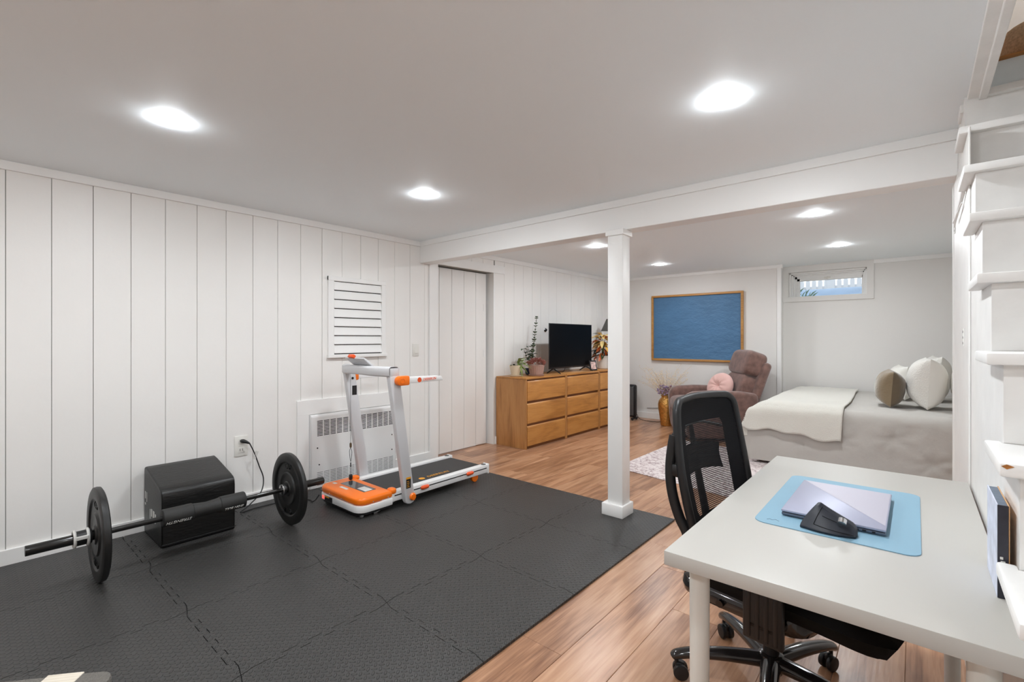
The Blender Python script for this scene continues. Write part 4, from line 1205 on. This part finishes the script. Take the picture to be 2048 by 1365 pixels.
# table lamp behind the post
la = empty('table_lamp', 'table lamp with dark grey shade behind the square post', 'lamp', (-3.55, 6.45, DZ))
LT = Matrix.Translation((-3.55, 6.45, DZ))
b = MB(); b.lathe([(0.065, 0.0), (0.065, 0.012), (0.02, 0.022), (0.012, 0.04), (0.012, 0.46), (0.009, 0.47)], 24, LT); b.build('stand', M['steel'], la)
b = MB(); b.lathe([(0.133, 0.560), (0.050, 0.745), (0.0475, 0.745), (0.1305, 0.560), (0.133, 0.560)], 32, LT); b.lathe([(0.0, 0.742), (0.049, 0.742)], 32, LT); b.build('shade', M['shade'], la, smooth=60)
b = MB(); b.tube([(-3.55, 6.45, DZ + 0.46), (-3.55, 6.45, DZ + 0.56)], 0.012, 10); b.build('socket', M['black'], la)
b = MB(); b.sell((-3.55, 6.45, DZ + 0.592), 0.027, 0.027, 0.032, 1, 1, 14, 8); b.build('bulb', M['bulb'], la)

# ------------------------------------------------------------------ back wall things
pa = empty('framed_painting', 'large textured blue painting in a honey wood frame', 'painting', (-2.47, 7.03, 0.918))
for nm, bx in (('rail', (-3.132, -1.808, 1.884, 1.914)), ('rail', (-3.132, -1.808, 0.918, 0.948)), ('stile', (-3.132, -3.102, 0.948, 1.884)), ('stile', (-1.838, -1.808, 0.948, 1.884))):
    b = MB(); b.box(bx[0], bx[1], 7.006, 7.048, bx[2], bx[3], 0.003, 1); b.build('frame_' + nm, M['frame'], pa)
b = MB()
def canvas(u, v):
    x = -3.102 + u * 1.264; z = 0.948 + v * 0.936
    n = noise.noise(Vector((x * 9, z * 22, 0))) + 0.5 * noise.noise(Vector((x * 30, z * 60, 4)))
    return (x, 7.030 - 0.003 * n, z)
b.grid(canvas, 90, 66); b.build('canvas', M['painting'], pa, smooth=80)

ht = empty('space_heater', 'black and grey panel heater standing by the back wall', 'heater', (-3.40, 6.74, 0))
b = MB(); b.box(-3.52, -3.262, 6.70, 6.80, 0.045, 0.545, 0.03, 4); b.build('casing', M['black'], ht, smooth=50)
b = MB(); b.box(-3.50, -3.285, 6.692, 6.71, 0.075, 0.515, 0.012, 3); b.build('front_panel', M['heater'], ht)
for xx in (-3.49, -3.29):
    b = MB(); b.box(xx - 0.015, xx + 0.015, 6.66, 6.84, 0.018, 0.046, 0.006, 2); ft = b.build('foot', M['black'], ht)
    for yy in (6.68, 6.82):
        b = MB(); b.cyl((xx - 0.01, yy, 0.018), (xx + 0.01, yy, 0.018), 0.0175, None, 14); b.build('caster', M['black'], ft)
b = MB(); b.tube(catmull([(-3.27, 6.80, 0.08), (-3.24, 6.84, 0.01), (-3.05, 6.78, 0.004), (-2.92, 6.84, 0.004), (-2.86, 6.95, 0.004), (-2.82, 7.0, 0.02)], 8), 0.004, 6); b.build('cable', M['black'], ht)
cw = catmull([(-3.22, 7.044, 0.16), (-3.05, 7.042, 0.175), (-2.90, 7.042, 0.21), (-2.74, 7.042, 0.25), (-2.55, 7.042, 0.27)], 8)
b = MB(); b.tube(cw, 0.003, 6); tag(b.build('wall_cable', M['black']), 'thin dark cable stapled low across the back wall', 'cable')

# vase with dried flowers
VX, VY = -2.735, 6.625
b = MB(); b.lathe([(0.0, 0.002), (0.072, 0.0), (0.080, 0.01), (0.090, 0.10), (0.113, 0.26), (0.116, 0.305), (0.105, 0.355), (0.078, 0.395), (0.066, 0.405), (0.064, 0.418), (0.072, 0.428), (0.070, 0.434), (0.058, 0.428), (0.056, 0.40), (0.05, 0.30)], 44, Matrix.Translation((VX, VY, 0)))
tag(b.build('vase', M['gold'], smooth=60), 'tall hammered gold floor vase beside the recliner', 'vase')
bq = empty('dried_bouquet', 'dried straw and lilac flowers standing in the gold vase', 'flowers', (VX, VY, 0.40))
FR = random.Random(11)
bs, bbud, bl_, bm2 = MB(), MB(), MB(), MB()
for i in range(78):
    a = FR.uniform(0, 2 * PI); sp = FR.uniform(0.05, 0.40) if i % 3 else FR.uniform(0.25, 0.48)
    h = FR.uniform(0.16, 0.36) if sp < 0.3 else FR.uniform(0.12, 0.46)
    dx, dy = math.cos(a) * sp, math.sin(a) * sp * 0.75
    if VY + dy > 7.0: dy = 7.0 - VY
    p0 = Vector((VX + dx * 0.06, VY + dy * 0.06, 0.36)); p2 = Vector((VX + dx, VY + dy, 0.43 + h)); p1 = Vector((VX + dx * 0.35, VY + dy * 0.35, 0.43 + h * 0.6))
    c = [p0 * (1 - t) ** 2 + p1 * 2 * t * (1 - t) + p2 * t * t for t in (0, 0.25, 0.5, 0.75, 1)]
    bs.tube(c, [0.0022, 0.002, 0.0016, 0.0013, 0.001], 4)
    for j in range(6):
        t = FR.uniform(0.5, 1.0); q = p0 * (1 - t) ** 2 + p1 * 2 * t * (1 - t) + p2 * t * t
        q = q + Vector((FR.uniform(-.03, .03), FR.uniform(-.03, .03), FR.uniform(-.02, .03)))
        bbud.sell(tuple(q), 0.006, 0.006, 0.009, 1, 1, 5, 3)
for i in range(95):
    a = FR.uniform(0, 2 * PI); r = 0.13 * math.sqrt(FR.random()); q = (VX + 0.02 + r * math.cos(a), VY - 0.03 + r * math.sin(a) * 0.8, 0.455 + FR.uniform(0, 0.13))
    (bl_ if i % 5 else bm2).sell(q, FR.uniform(0.010, 0.018), FR.uniform(0.010, 0.018), 0.011, 0.8, 0.8, 6, 4)
for bb_, nm, mt in ((bs, 'straw_stems', 'straw'), (bbud, 'seed_buds', 'bud'), (bl_, 'lilac_petals', 'lilac'), (bm2, 'mauve_petals', 'mauve')):
    o = bb_.build(nm, M[mt], bq); o['kind'] = 'stuff'

# ------------------------------------------------------------------ recliner
RC = empty('recliner', 'brown suede recliner armchair below the blue painting', 'armchair', (-2.035, 6.36, 0), R(-54))
def part(b, nm, mt, par, smooth=50): return b.build(nm, M[mt], par, local=True, smooth=smooth)
b = MB(); b.box(-0.37, 0.37, -0.36, 0.40, 0.03, 0.30, 0.03, 3); part(b, 'base', 'suede', RC)
b = MB(); b.box(-0.30, 0.30, -0.43, -0.35, 0.05, 0.33, 0.03, 4); part(b, 'footrest_panel', 'suede', RC)
b = MB(); b.sell((0, -0.10, 0.385), 0.295, 0.365, 0.115, 0.45, 0.28, 40, 18); part(b, 'seat_cushion', 'suede', RC, 80)
for s in (-1, 1):
    pr = [(-0.40, 0.03), (0.40, 0.03), (0.44, 0.30), (0.42, 0.58), (0.25, 0.605), (-0.10, 0.615), (-0.33, 0.600), (-0.415, 0.565), (-0.44, 0.48), (-0.425, 0.20)]
    b = MB(); b.prism(pr, 'x', s * 0.295, s * 0.445, 0.045, 4); part(b, 'armrest', 'suede', RC, 60)
LB = Matrix.Translation((0, 0.275, 0.36)) @ Matrix.Rotation(R(-19), 4, 'X')
b = MB(); b.box(-0.345, 0.345, 0.05, 0.16, -0.10, 0.66, 0.05, 4, LB); part(b, 'back_shell', 'suede', RC, 60)
b = MB(); b.sell((0, 0.0, 0.245), 0.285, 0.105, 0.215, 0.38, 0.30, 40, 20, LB); lowb = part(b, 'back_cushion', 'suede', RC, 80)
b = MB(); b.sell((0, -0.01, 0.60), 0.30, 0.125, 0.165, 0.45, 0.32, 40, 20, LB); part(b, 'head_cushion', 'suede', RC, 80)
for xx in (-0.12, 0.12):
    b = MB(); b.sell((xx, -0.103, 0.20), 0.012, 0.008, 0.012, 1, 1, 10, 6, LB); part(b, 'tuft_button', 'suede', RC)
# round pink cushion resting on it
pk = Matrix.Translation((-1.95, 6.33, 0.475)) @ Matrix.Rotation(R(-24), 4, 'Z') @ Matrix.Rotation(R(68), 4, 'X')
b = MB()
def roundc(u, v):
    a = 2 * PI * u; ph_ = (v - 0.5) * PI
    r = 0.185 * math.cos(ph_) ** 0.6 * (1 + 0.0 * math.cos(12 * a)) if abs(ph_) < PI / 2 - 1e-6 else 0.0
    t = 0.075 * math.sin(ph_)
    pin = 1 - 0.75 * math.exp(-(r / 0.035) ** 2)
    groove = 1 - 0.10 * (0.5 + 0.5 * math.cos(10 * a)) * math.exp(-((r - 0.09) / 0.07) ** 2)
    return (r * math.cos(a), r * math.sin(a), t * pin * groove)
b.grid(roundc, 60, 26, cu=True, M=pk @ Matrix.Translation((0, 0.17, 0)))
tag(b.build('round_cushion', M['pink'], smooth=80), 'round dusty pink cushion resting on the recliner', 'cushion')

# ------------------------------------------------------------------ rug
b = MB(); b.prism([(-2.21, 4.136), (0.05, 3.705), (0.05, 5.60), (-2.197, 5.755)], 'z', 0.0005, 0.009, 0.003, 2)
tag(b.build('rug', M['rug']), 'faded mauve and cream patterned rug before the bed', 'rug')

# ------------------------------------------------------------------ bed
BX0, BX1, BY0, BY1, BZ, BR = -1.235, 1.08, 5.235, 7.26, 0.60, 0.10
def bend(d, r):
    if d <= 0: return d, 0.0
    if d < r * PI / 2:
        a = d / r; return r * math.sin(a), r * (1 - math.cos(a))
    return r, r + d - r * PI / 2
def drape(p, q, off=0.0, wr=1.0, puff=0.0):
    ox, dx = bend((BX0 + BR) - p, BR + off)
    oy, dy = bend((BY0 + BR) - q, BR + off)
    x = (BX0 + BR) - ox; y = (BY0 + BR) - oy
    drop = max(dx, dy)
    m = min(max(dx, 0), max(dy, 0))
    k_ = 0.30 * m
    x -= k_; y -= k_ * 0.55
    z = BZ + off - drop
    n = noise.noise(Vector((p * 3.1, q * 3.1, 0.3))); n2 = noise.noise(Vector((p * 9.0, q * 9.0, 1.7)))
    if dy > BR * 0.8: y -= (0.020 * n * wr * min(1, dy / 0.3) + 0.006 * n2 * wr) + 0.05 * max(0, dy - 0.1) * 0.5
    elif dx > BR * 0.8: x -= (0.020 * n * wr * min(1, dx / 0.3) + 0.006 * n2 * wr) + 0.05 * max(0, dx - 0.1) * 0.5
    else: z += 0.010 * n * wr + 0.003 * n2 * wr
    return Vector((x, y, z))
bed = empty('bed', 'wide bed with pale grey linen comforter under the window', 'bed', (-0.1, 6.25, 0))
b = MB(); b.box(-1.13, 1.08, 5.36, 7.22, 0.10, 0.32, 0.01, 1); b.build('box_base', M['greycotton'], bed)
for xx in (-1.05, 1.0):
    for yy in (5.45, 7.1):
        b = MB(); b.cyl((xx, yy, 0.0095), (xx, yy, 0.10), 0.025, None, 12); b.build('leg', M['black'], bed)
b = MB(); b.box(-1.14, 1.09, 5.345, 7.24, 0.32, 0.57, 0.05, 3); b.build('mattress', M['whitecotton'], bed)
PUCK = [(-0.52, 0.30), (-0.83, 0.26), (0.10, 0.18), (-0.15, 0.36), (0.30, 0.22)]
def comf(u, v):
    p = (BX0 + BR) - 0.62 + u * (BX1 - (BX0 + BR) + 0.62)
    q = (BY0 + BR) - 0.62 + v * (BY1 - (BY0 + BR) + 0.62)
    P_ = drape(p, q)
    d = (BY0 + BR) - q
    if d > 0.05:   # radiating puckers around stitched tufts on the side
        zz = BZ - d + 0.04
        for (tx, tz) in PUCK:
            r = math.hypot(p - tx, zz - tz); a = math.atan2(zz - tz, p - tx)
            P_.y += 0.020 * math.exp(-(r / 0.05) ** 2) - 0.006 * math.exp(-(r / 0.14) ** 2) * math.cos(7 * a) * min(1, r / 0.05)
    return P_
b = MB(); b.grid(comf, 130, 120); o = b.build('comforter', M['linen'], bed, smooth=80)
# throw blanket over the foot end
def throw(u, v):
    x1 = -0.515 + 0.02 * math.sin(v * 5)
    p = (BX0 + BR) - 0.42 + u * (x1 - (BX0 + BR) + 0.42)
    hem = 0.375 - 0.05 * (1 - u) + 0.012 * math.sin(u * 9) + 0.012 * math.sin(u * 23 + 1)
    q = (BY0 + BR) - hem + v * (7.19 - (BY0 + BR) + hem)
    P_ = drape(p, q, 0.020, 0.9)
    d = (BY0 + BR) - q
    if d > 0.12: P_.y -= 0.012
    if (BX0 + BR) - p > 0.12: P_.x -= 0.014
    P_ += Vector((0, 0, 0.004 * noise.noise(Vector((p * 14, q * 14, 5)))))
    return P_
b = MB(); b.grid(throw, 70, 110); o = b.build('throw_blanket', M['throw'], smooth=80)
tag(o, 'off-white woven throw blanket draped over the bed foot', 'blanket')
md = o.modifiers.new('thickness', 'SOLIDIFY'); md.thickness = 0.010; md.offset = 1.0

def pillow(name, label, w, h, t, loc, lean, yaw, mats, group=None):
    """upright cushion: width along local y, height z, thickness x; two faces joined at a seam"""
    e = empty(name, label, 'pillow' if name == 'bed_pillow' else 'cushion', loc, R(yaw), group)
    Ml = Matrix.Rotation(R(lean), 4, 'Y')
    for sgn, mt in ((-1, mats[0]), (1, mats[1])):
        def fn(u, v):
            a, c = u * 2 - 1, v * 2 - 1
            ins_y = 1 - 0.07 * (1 - c * c) ; ins_z = 1 - 0.07 * (1 - a * a)
            th = t / 2 * max(0.0, (1 - abs(a) ** 3.4)) ** 0.55 * max(0.0, (1 - abs(c) ** 2.8)) ** 0.55
            wr = 1 + 0.04 * noise.noise(Vector((a * 2.5, c * 2.5, sgn + w * 7)))
            return (sgn * th * wr, a * w / 2 * ins_y, h / 2 + c * h / 2 * ins_z)
        b = MB(); b.grid(fn, 30, 30, M=Ml); b.build('front_panel' if sgn < 0 else 'back_panel', M[mt], e, local=True, smooth=80)
    return e
BT = BZ + 0.012
pillow('lumbar_cushion', 'small olive velvet cushion at the front of bed pillows', 0.50, 0.335, 0.23, (-0.205, 5.86, BT), 4, 6, ('olive', 'olive2'), 'pillows on the bed')
pillow('sherpa_cushion', 'white sherpa and cotton cushion right behind the olive cushion', 0.46, 0.46, 0.29, (0.062, 5.86, BT), 3, 4, ('sherpa', 'whitecotton'), 'pillows on the bed')
pillow('bed_pillow', 'large plain white pillow partly behind the stair wall', 0.66, 0.66, 0.34, (0.355, 5.87, BT), 12, 0, ('whitecotton', 'whitecotton'), 'pillows on the bed')
pillow('lumbar_cushion', 'small white cushion behind the olive one, toward the wall', 0.50, 0.35, 0.24, (-0.13, 6.62, BT), 4, 10, ('whitecotton', 'whitecotton'), 'pillows on the bed')
pillow('sherpa_cushion', 'white sherpa cushion on the window side of the bed', 0.46, 0.46, 0.24, (0.13, 6.62, BT), 5, 8, ('sherpa', 'whitecotton'), 'pillows on the bed')
pillow('bed_pillow', 'grey cotton cushion peeking out behind white sherpa cushions', 0.50, 0.50, 0.22, (0.38, 6.62, BT), 14, 4, ('greycotton', 'greycotton'), 'pillows on the bed')

# ------------------------------------------------------------------ desk
DKZ = 0.735
dk = empty('desk', 'white rectangular desk with round white legs in foreground', 'desk', (-0.16, 1.73, 0))
DX0, DX1, DY0, DY1 = -0.466, 0.142, 1.114, 2.343
b = MB(); b.box(DX0, DX1, DY0, DY1, DKZ - 0.034, DKZ, 0.0015, 2); b.build('tabletop', M['desk'], dk)
for (x, y) in ((-0.405, 1.185), (0.092, 1.185), (-0.405, 2.275), (0.097, 2.262)):
    b = MB(); b.lathe([(0.021, 0.0), (0.021, 0.012), (0.0215, 0.013), (0.0235, DKZ - 0.040), (0.03, DKZ - 0.0345)], 28, Matrix.Translation((x, y, 0))); lg = b.build('leg', M['deskleg'], dk)
    b = MB(); b.lathe([(0.040, DKZ - 0.0385), (0.040, DKZ - 0.0342)], 24, Matrix.Translation((x, y, 0))); b.build('mounting_plate', M['grey_metal'], lg)

b = MB()
b.prism([(x - 0.352, y + 1.461) for x, y in rrect(0.362, 0.584, 0.032, 7)], 'z', DKZ + 0.0003, DKZ + 0.0025)
dp = b.build('desk_mat', M['pad']); tag(dp, 'pale blue desk mat under the laptop', 'desk mat')
b = MB(); b.tube([(-0.322, 1.492, DKZ + 0.0026), (-0.316, 1.50, DKZ + 0.0026), (-0.310, 1.494, DKZ + 0.0026), (-0.302, 1.503, DKZ + 0.0026), (-0.292, 1.495, DKZ + 0.0026)], 0.0005, 4)
b.build('printed_mark', M['mouse'], dp)

lz = DKZ + 0.0035
lp = empty('laptop', 'closed silver laptop lying on the pale blue mat', 'laptop', (-0.178, 1.737, lz))
b = MB(); b.box(-0.297, -0.059, 1.552, 1.922, lz + 0.001, lz + 0.0095, 0.003, 2); base_l = b.build('base', M['laptopdark'], lp)
b = MB(); b.box(-0.298, -0.058, 1.551, 1.923, lz + 0.0112, lz + 0.018, 0.0025, 2); lid = b.build('lid', M['laptop'], lp)
b = MB(); b.add([(-0.2945, 1.9195, lz + 0.0183), (-0.0615, 1.9195, lz + 0.0183), (-0.0615, 1.585, lz + 0.0183)], [(0, 1, 2)]); b.build('brushed_facet', M['laptop2'], lid)
b = MB(); b.box(-0.292, -0.064, 1.557, 1.917, lz + 0.0095, lz + 0.0115); b.build('lid_gap', M['dark'], lp)
for i_, (xx, ww) in enumerate(((-0.118, 0.005), (-0.104, 0.009), (-0.084, 0.008))):
    b = MB(); b.box(xx - ww / 2, xx + ww / 2, 1.5514, 1.553, lz + 0.0035, lz + 0.0075, 0.0008, 1); b.build('port', M['dark'], base_l)
for (xx, yy) in ((-0.28, 1.57), (-0.076, 1.57), (-0.28, 1.905), (-0.076, 1.905)):
    b = MB(); b.cyl((xx, yy, DKZ + 0.0026), (xx, yy, lz + 0.0012), 0.005, None, 10); b.build('rubber_foot', M['black'], base_l)

mo = empty('mouse', 'navy black vertical ergonomic mouse beside the laptop', 'computer mouse', (-0.178, 1.508, DKZ + 0.003), R(-4))
b = MB()
MS = 22
def mouse_sec(u, v):
    s = u * 0.128 - 0.064                      # along the body, wheel end at +x
    taper = math.sin(PI * min(1.0, max(0.0, u * 0.93 + 0.035))) ** 0.42
    if u < 0.12: taper = 0.66 + 0.9 * u
    fw_ = 0.040 * taper * (1 - 0.25 * u); bk = 0.036 * taper
    h = 0.071 * (1 - 0.62 * u ** 1.35) * (0.93 + 0.6 * u if u < 0.12 else 1.0) * (1.0 if u < 0.94 else (1 - (u - 0.94) * 9))
    lean = -0.010 * (1 - u) 
    a = v * 2 * PI
    # closed section: flat bottom, bulging slanted front, ridge at the back
    sec = [(-fw_, 0.0), (-fw_ - 0.003, 0.006), (-fw_ * 0.86, h * 0.30), (-fw_ * 0.50, h * 0.62), (-0.002, h * 0.90), (0.010, h), (0.018, h * 0.97), (bk * 0.62, h * 0.60), (bk * 0.78, h * 0.30), (bk, 0.004), (bk, 0.0), (0.0, 0.0)]
    i = v * len(sec); k0 = int(i) % len(sec); k1 = (k0 + 1) % len(sec); t = i - int(i)
    y = sec[k0][0] * (1 - t) + sec[k1][0] * t; z = sec[k0][1] * (1 - t) + sec[k1][1] * t
    x = s + (z / 0.07) ** 1.4 * 0.040 * (1 - u) ** 2
    return (x, y, z)
b.grid(mouse_sec, MS, 48, cv=True)
n_ = 48
b.add([mouse_sec(0, j / n_) for j in range(n_)], [tuple(range(n_))]); b.add([mouse_sec(1, j / n_) for j in range(n_)], [tuple(range(n_))])
bd = b.build('body', M['mouse'], mo, local=True, smooth=60, weld=0.0002)
md = bd.modifiers.new('soften', 'SUBSURF'); md.levels = 1; md.render_levels = 1
b = MB(); b.cyl((0.034, -0.0265, 0.0335), (0.034, -0.0155, 0.0415), 0.0105, None, 20); b.build('scroll_wheel', M['chrome'], mo, local=True)
def on_face(u, k): 
    q = mouse_sec(u, k / 12.0); return (q[0], q[1] - 0.0012, q[2] + 0.0010)
b = MB(); b.tube([on_face(0.36 + 0.05 * i, 3.15) for i in range(8)], 0.0007, 5); b.tube([on_face(0.26 + 0.07 * i, 1.9 - 0.03 * i) for i in range(11)], 0.0007, 5)
b.tube([on_face(0.26, 1.9 + 0.3 * i) for i in range(9)], 0.0007, 5); b.build('button_seam', M['dark'], mo, local=True)

bk_ = empty('book', 'thick book with pale blue cover upright at desk edge', 'book', (0.128, 1.43, DKZ))
b = MB(); b.box(0.1225, 0.1245, 1.342, 1.512, DKZ + 0.0005, DKZ + 0.185, 0.0006, 1); b.build('front_cover', M['book1'], bk_)
b = MB(); b.box(0.1385, 0.1405, 1.342, 1.512, DKZ + 0.0005, DKZ + 0.185, 0.0006, 1); b.build('back_cover', M['tan'], bk_)
b = MB(); b.box(0.1245, 0.1385, 1.345, 1.509, DKZ + 0.002, DKZ + 0.183); b.build('pages', M['book3'], bk_)
b = MB(); b.box(0.1230, 0.1385, 1.3405, 1.3448, DKZ + 0.0005, DKZ + 0.185, 0.0006, 1); sp_ = b.build('spine', M['book2'], bk_)
b = MB()
for i_ in range(7): b.box(0.1265 + 0.001 * (i_ % 2), 0.131 + 0.0015 * (i_ % 3), 1.3399, 1.3406, DKZ + 0.03 + i_ * 0.008, DKZ + 0.035 + i_ * 0.008)
b.build('spine_print', M['print'], sp_)

# ------------------------------------------------------------------ office chair
oc = empty('office_chair', 'black mesh-back office chair pushed in at the desk', 'office chair', (-0.39, 1.87, 0), R(-10))
def lp_(b, nm, mt, par=oc, sm=50): return b.build(nm, M[mt], par, local=True, smooth=sm)
b = MB(); b.lathe([(0.0, 0.075), (0.036, 0.075), (0.046, 0.10), (0.040, 0.135), (0.030, 0.14)], 24); lp_(b, 'base_hub', 'blackgloss')
CA = [R(217 + 72 * i) for i in range(5)]
arm_me = None
cast = []
for i, a in enumerate(CA):
    Mz = Matrix.Rotation(a, 4, 'Z')
    b = MB()
    pts = catmull([(0.02, 0, 0.112), (0.09, 0, 0.112), (0.18, 0, 0.108), (0.27, 0, 0.096), (0.318, 0, 0.084), (0.33, 0, 0.074)], 5)
    rs = [0.034 - 0.016 * (k_ / (len(pts) - 1)) for k_ in range(len(pts))]
    b.tube(pts, rs, 12, Mz, flat=0.75)
    lp_(b, 'base_arm', 'blackgloss')
    b = MB(); cx = 0.318
    b.cyl((cx, 0, 0.050), (cx, 0, 0.088), 0.007, None, 10, Mz)
    b.sell((cx - 0.012, 0, 0.045), 0.018, 0.010, 0.014, 0.7, 0.7, 12, 8, Mz)
    cs = lp_(b, 'caster', 'black')
    for sy in (-1, 1):
        b = MB(); b.cyl((cx - 0.014, sy * 0.006, 0.0275), (cx - 0.014, sy * 0.024, 0.0275), 0.0270, None, 24, Mz, 0.004)
        w_ = b.build('wheel', M['black'], oc, local=True, smooth=40)
b = MB(); b.cyl((0, 0, 0.13), (0, 0, 0.27), 0.026, None, 20); b.cyl((0, 0, 0.26), (0, 0, 0.37), 0.014, None, 16); lp_(b, 'gas_lift', 'black')
b = MB(); b.box(-0.14, 0.12, -0.075, 0.075, 0.345, 0.400, 0.018, 3); lp_(b, 'tilt_mechanism', 'blackgloss')
b = MB(); b.tube([(0.05, -0.07, 0.37), (0.05, -0.16, 0.365), (0.06, -0.20, 0.36)], [0.006, 0.006, 0.010], 8); lp_(b, 'tilt_lever', 'black')
# seat: curved shell with a thick cushion and a waterfall front edge
def seat_f(top):
    def fn(u, v):
        a = u * 2 - 1; c = v * 2 - 1
        x = 0.085 + 0.305 * a; y = 0.255 * c
        y *= math.sqrt(1 - 0.48 * (max(0.0, abs(a) - 0.55) / 0.45) ** 2.2)
        ed = max(0.0, 1 - max(abs(a) ** 7, abs(c) ** 7)) ** 0.5
        z = 0.435 + 0.010 * c * c + 0.008 * (-a if a < 0 else 0) - 0.035 * max(0, a - 0.4) ** 2 * 2
        return (x, y, z + (0.042 * ed if top else -0.060 * ed))
    return fn
b = MB(); b.grid(seat_f(True), 30, 26); b.grid(seat_f(False), 30, 26); lp_(b, 'seat_cushion', 'seatfabric', oc, 70)
b = MB(); b.sell((-0.02, 0, 0.378), 0.22, 0.243, 0.045, 0.5, 0.35, 32, 10); lp_(b, 'seat_pan', 'blackgloss')
b = MB(); b.cyl((-0.06, -0.240, 0.375), (-0.06, -0.256, 0.375), 0.012, None, 16); lp_(b, 'seat_knob', 'steel')
# armrests
for s in (-1, 1):
    b = MB(); b.box(0.035, 0.150, s * 0.288 - 0.012, s * 0.288 + 0.012, 0.335, 0.60, 0.006, 2); up_ = lp_(b, 'arm_upright', 'black')
    b = MB()
    for i_ in range(4): b.box(0.046 + i_ * 0.026, 0.060 + i_ * 0.026, s * 0.288 + (-0.0135 if s < 0 else 0.0105), s * 0.288 + (-0.0105 if s < 0 else 0.0135), 0.345, 0.59, 0.001, 1)
    lp_(b, 'arm_ribs', 'black')
    b = MB(); b.box(0.05, 0.14, min(s * 0.18, s * 0.30), max(s * 0.18, s * 0.30), 0.372, 0.394, 0.006, 2); lp_(b, 'arm_bracket', 'blackgloss')
    b = MB(); b.sell((0.07, s * 0.285, 0.622), 0.125, 0.042, 0.020, 0.5, 0.4, 28, 10); lp_(b, 'arm_pad', 'black')
# backrest
def back_x(z): 
    t = max(0.0, (z - 0.50) / 0.54)
    return -0.185 - 0.095 * t ** 1.25 - 0.015 * math.sin(PI * t)
def back_hw(z):
    t = max(0.0, (z - 0.50) / 0.54)
    return 0.209 + 0.031 * math.sin(PI * min(1, t * 0.9 + 0.1)) 
def back_pt(a, z, off=0.0):
    return Vector((back_x(z) - off + 0.035 * a * a, a * back_hw(z), z))
loop = []
for i in range(15): loop.append(back_pt(1 - 0.0, 0.53 + (0.970 - 0.53) * i / 14))
for i in range(1, 8):
    t = i / 8; ang = t * PI / 2; loop.append(back_pt(1 - 0.22 * (1 - math.cos(ang)), 0.970 + 0.048 * math.sin(ang)))
for i in range(0, 9): loop.append(back_pt(0.78 - 1.56 * i / 8, 1.018 + 0.004 * math.sin(PI * i / 8)))
for i in range(1, 8):
    t = 1 - i / 8; ang = t * PI / 2; loop.append(back_pt(-(1 - 0.22 * (1 - math.cos(ang))), 0.970 + 0.048 * math.sin(ang)))
for i in range(15): loop.append(back_pt(-1, 0.970 - (0.970 - 0.53) * i / 14))
for i in range(1, 6): loop.append(back_pt(-1 + 2 * i / 6, 0.515))
b = MB(); b.tube(loop, 0.015, 10, closed=True); lp_(b, 'back_frame', 'black')
b = MB(); b.grid(lambda u, v: back_pt((u * 2 - 1) * (0.985 if v < 0.9 else 0.985 - 0.2 * ((v - 0.9) / 0.1) ** 2), 0.52 + v * 0.497, -0.004), 24, 40)
b.build('back_mesh', mesh_fabric_material(), oc, local=True, smooth=80)
# solid band of denser fabric round the border, behind the mesh
b = MB()
def border(u, v):
    ang = u * 2 * PI
    ca, sa = math.cos(ang), math.sin(ang)
    sq = 1 / max(abs(ca), abs(sa))
    o_a, o_z = ca * sq * 0.97, sa * sq * 0.97
    f = 1 - 0.36 * v
    z = 0.768 + 0.252 * o_z * (f if o_z > 0 else 1 - 0.30 * v)
    rr = 0.10
    return back_pt(o_a * f * (1 - 0.10 * max(0, (abs(o_z) - 0.85)) / 0.15 * (abs(o_a) > 0.8)), z, 0.0015)
b.grid(border, 96, 4, cu=True); lp_(b, 'border_fabric', 'chairfabric', oc, 80)
# lumbar support and spine behind the mesh
b = MB(); b.grid(lambda u, v: back_pt((u * 2 - 1) * 0.62, 0.72 + v * 0.10 + 0.015 * math.cos(PI * (u * 2 - 1) / 2), 0.028 + 0.008 * math.sin(PI * v)), 16, 6); b.grid(lambda u, v: back_pt((u * 2 - 1) * 0.62, 0.72 + v * 0.10 + 0.015 * math.cos(PI * (u * 2 - 1) / 2), 0.040), 16, 6); lp_(b, 'lumbar_pad', 'black')
b = MB(); b.tube([tuple(back_pt(0, 0.48 + 0.048 * i, 0.045)) for i in range(10)], [0.024, 0.024, 0.023, 0.022, 0.021, 0.02, 0.02, 0.018, 0.016, 0.012], 10, flat=0.5); lp_(b, 'spine', 'black')
b = MB(); b.tube([tuple(back_pt(-0.75 + 1.5 * i / 8, 0.885 + 0.03 * math.cos(PI * (i / 8 - 0.5)), 0.035)) for i in range(9)], 0.014, 8, flat=0.5); lp_(b, 'upper_crossbar', 'black')
for s in (-1, 1):
    bk_ = [tuple(back_pt(s * 1.02, 0.55 + 0.06 * i_, 0.018 + 0.032 * math.sin(PI * min(1, 0.12 + 0.88 * i_ / 5.5)))) for i_ in range(6)]
    pts = catmull([(-0.10, s * 0.15, 0.40), (-0.19, s * 0.20, 0.43), (-0.225, s * 0.222, 0.49)] + bk_ + [tuple(back_pt(s * 1.02, 0.90, 0.012))], 5)
    b = MB(); b.tube(pts, 0.012, 8, flat=1.5); sbar = lp_(b, 'side_bar', 'black')
    q = back_pt(s * 1.0, 0.79)
    b = MB(); b.box(q.x - 0.048, q.x - 0.005, q.y - 0.010, q.y + 0.010, 0.755, 0.800, 0.004, 1); lp_(b, 'side_link', 'black')
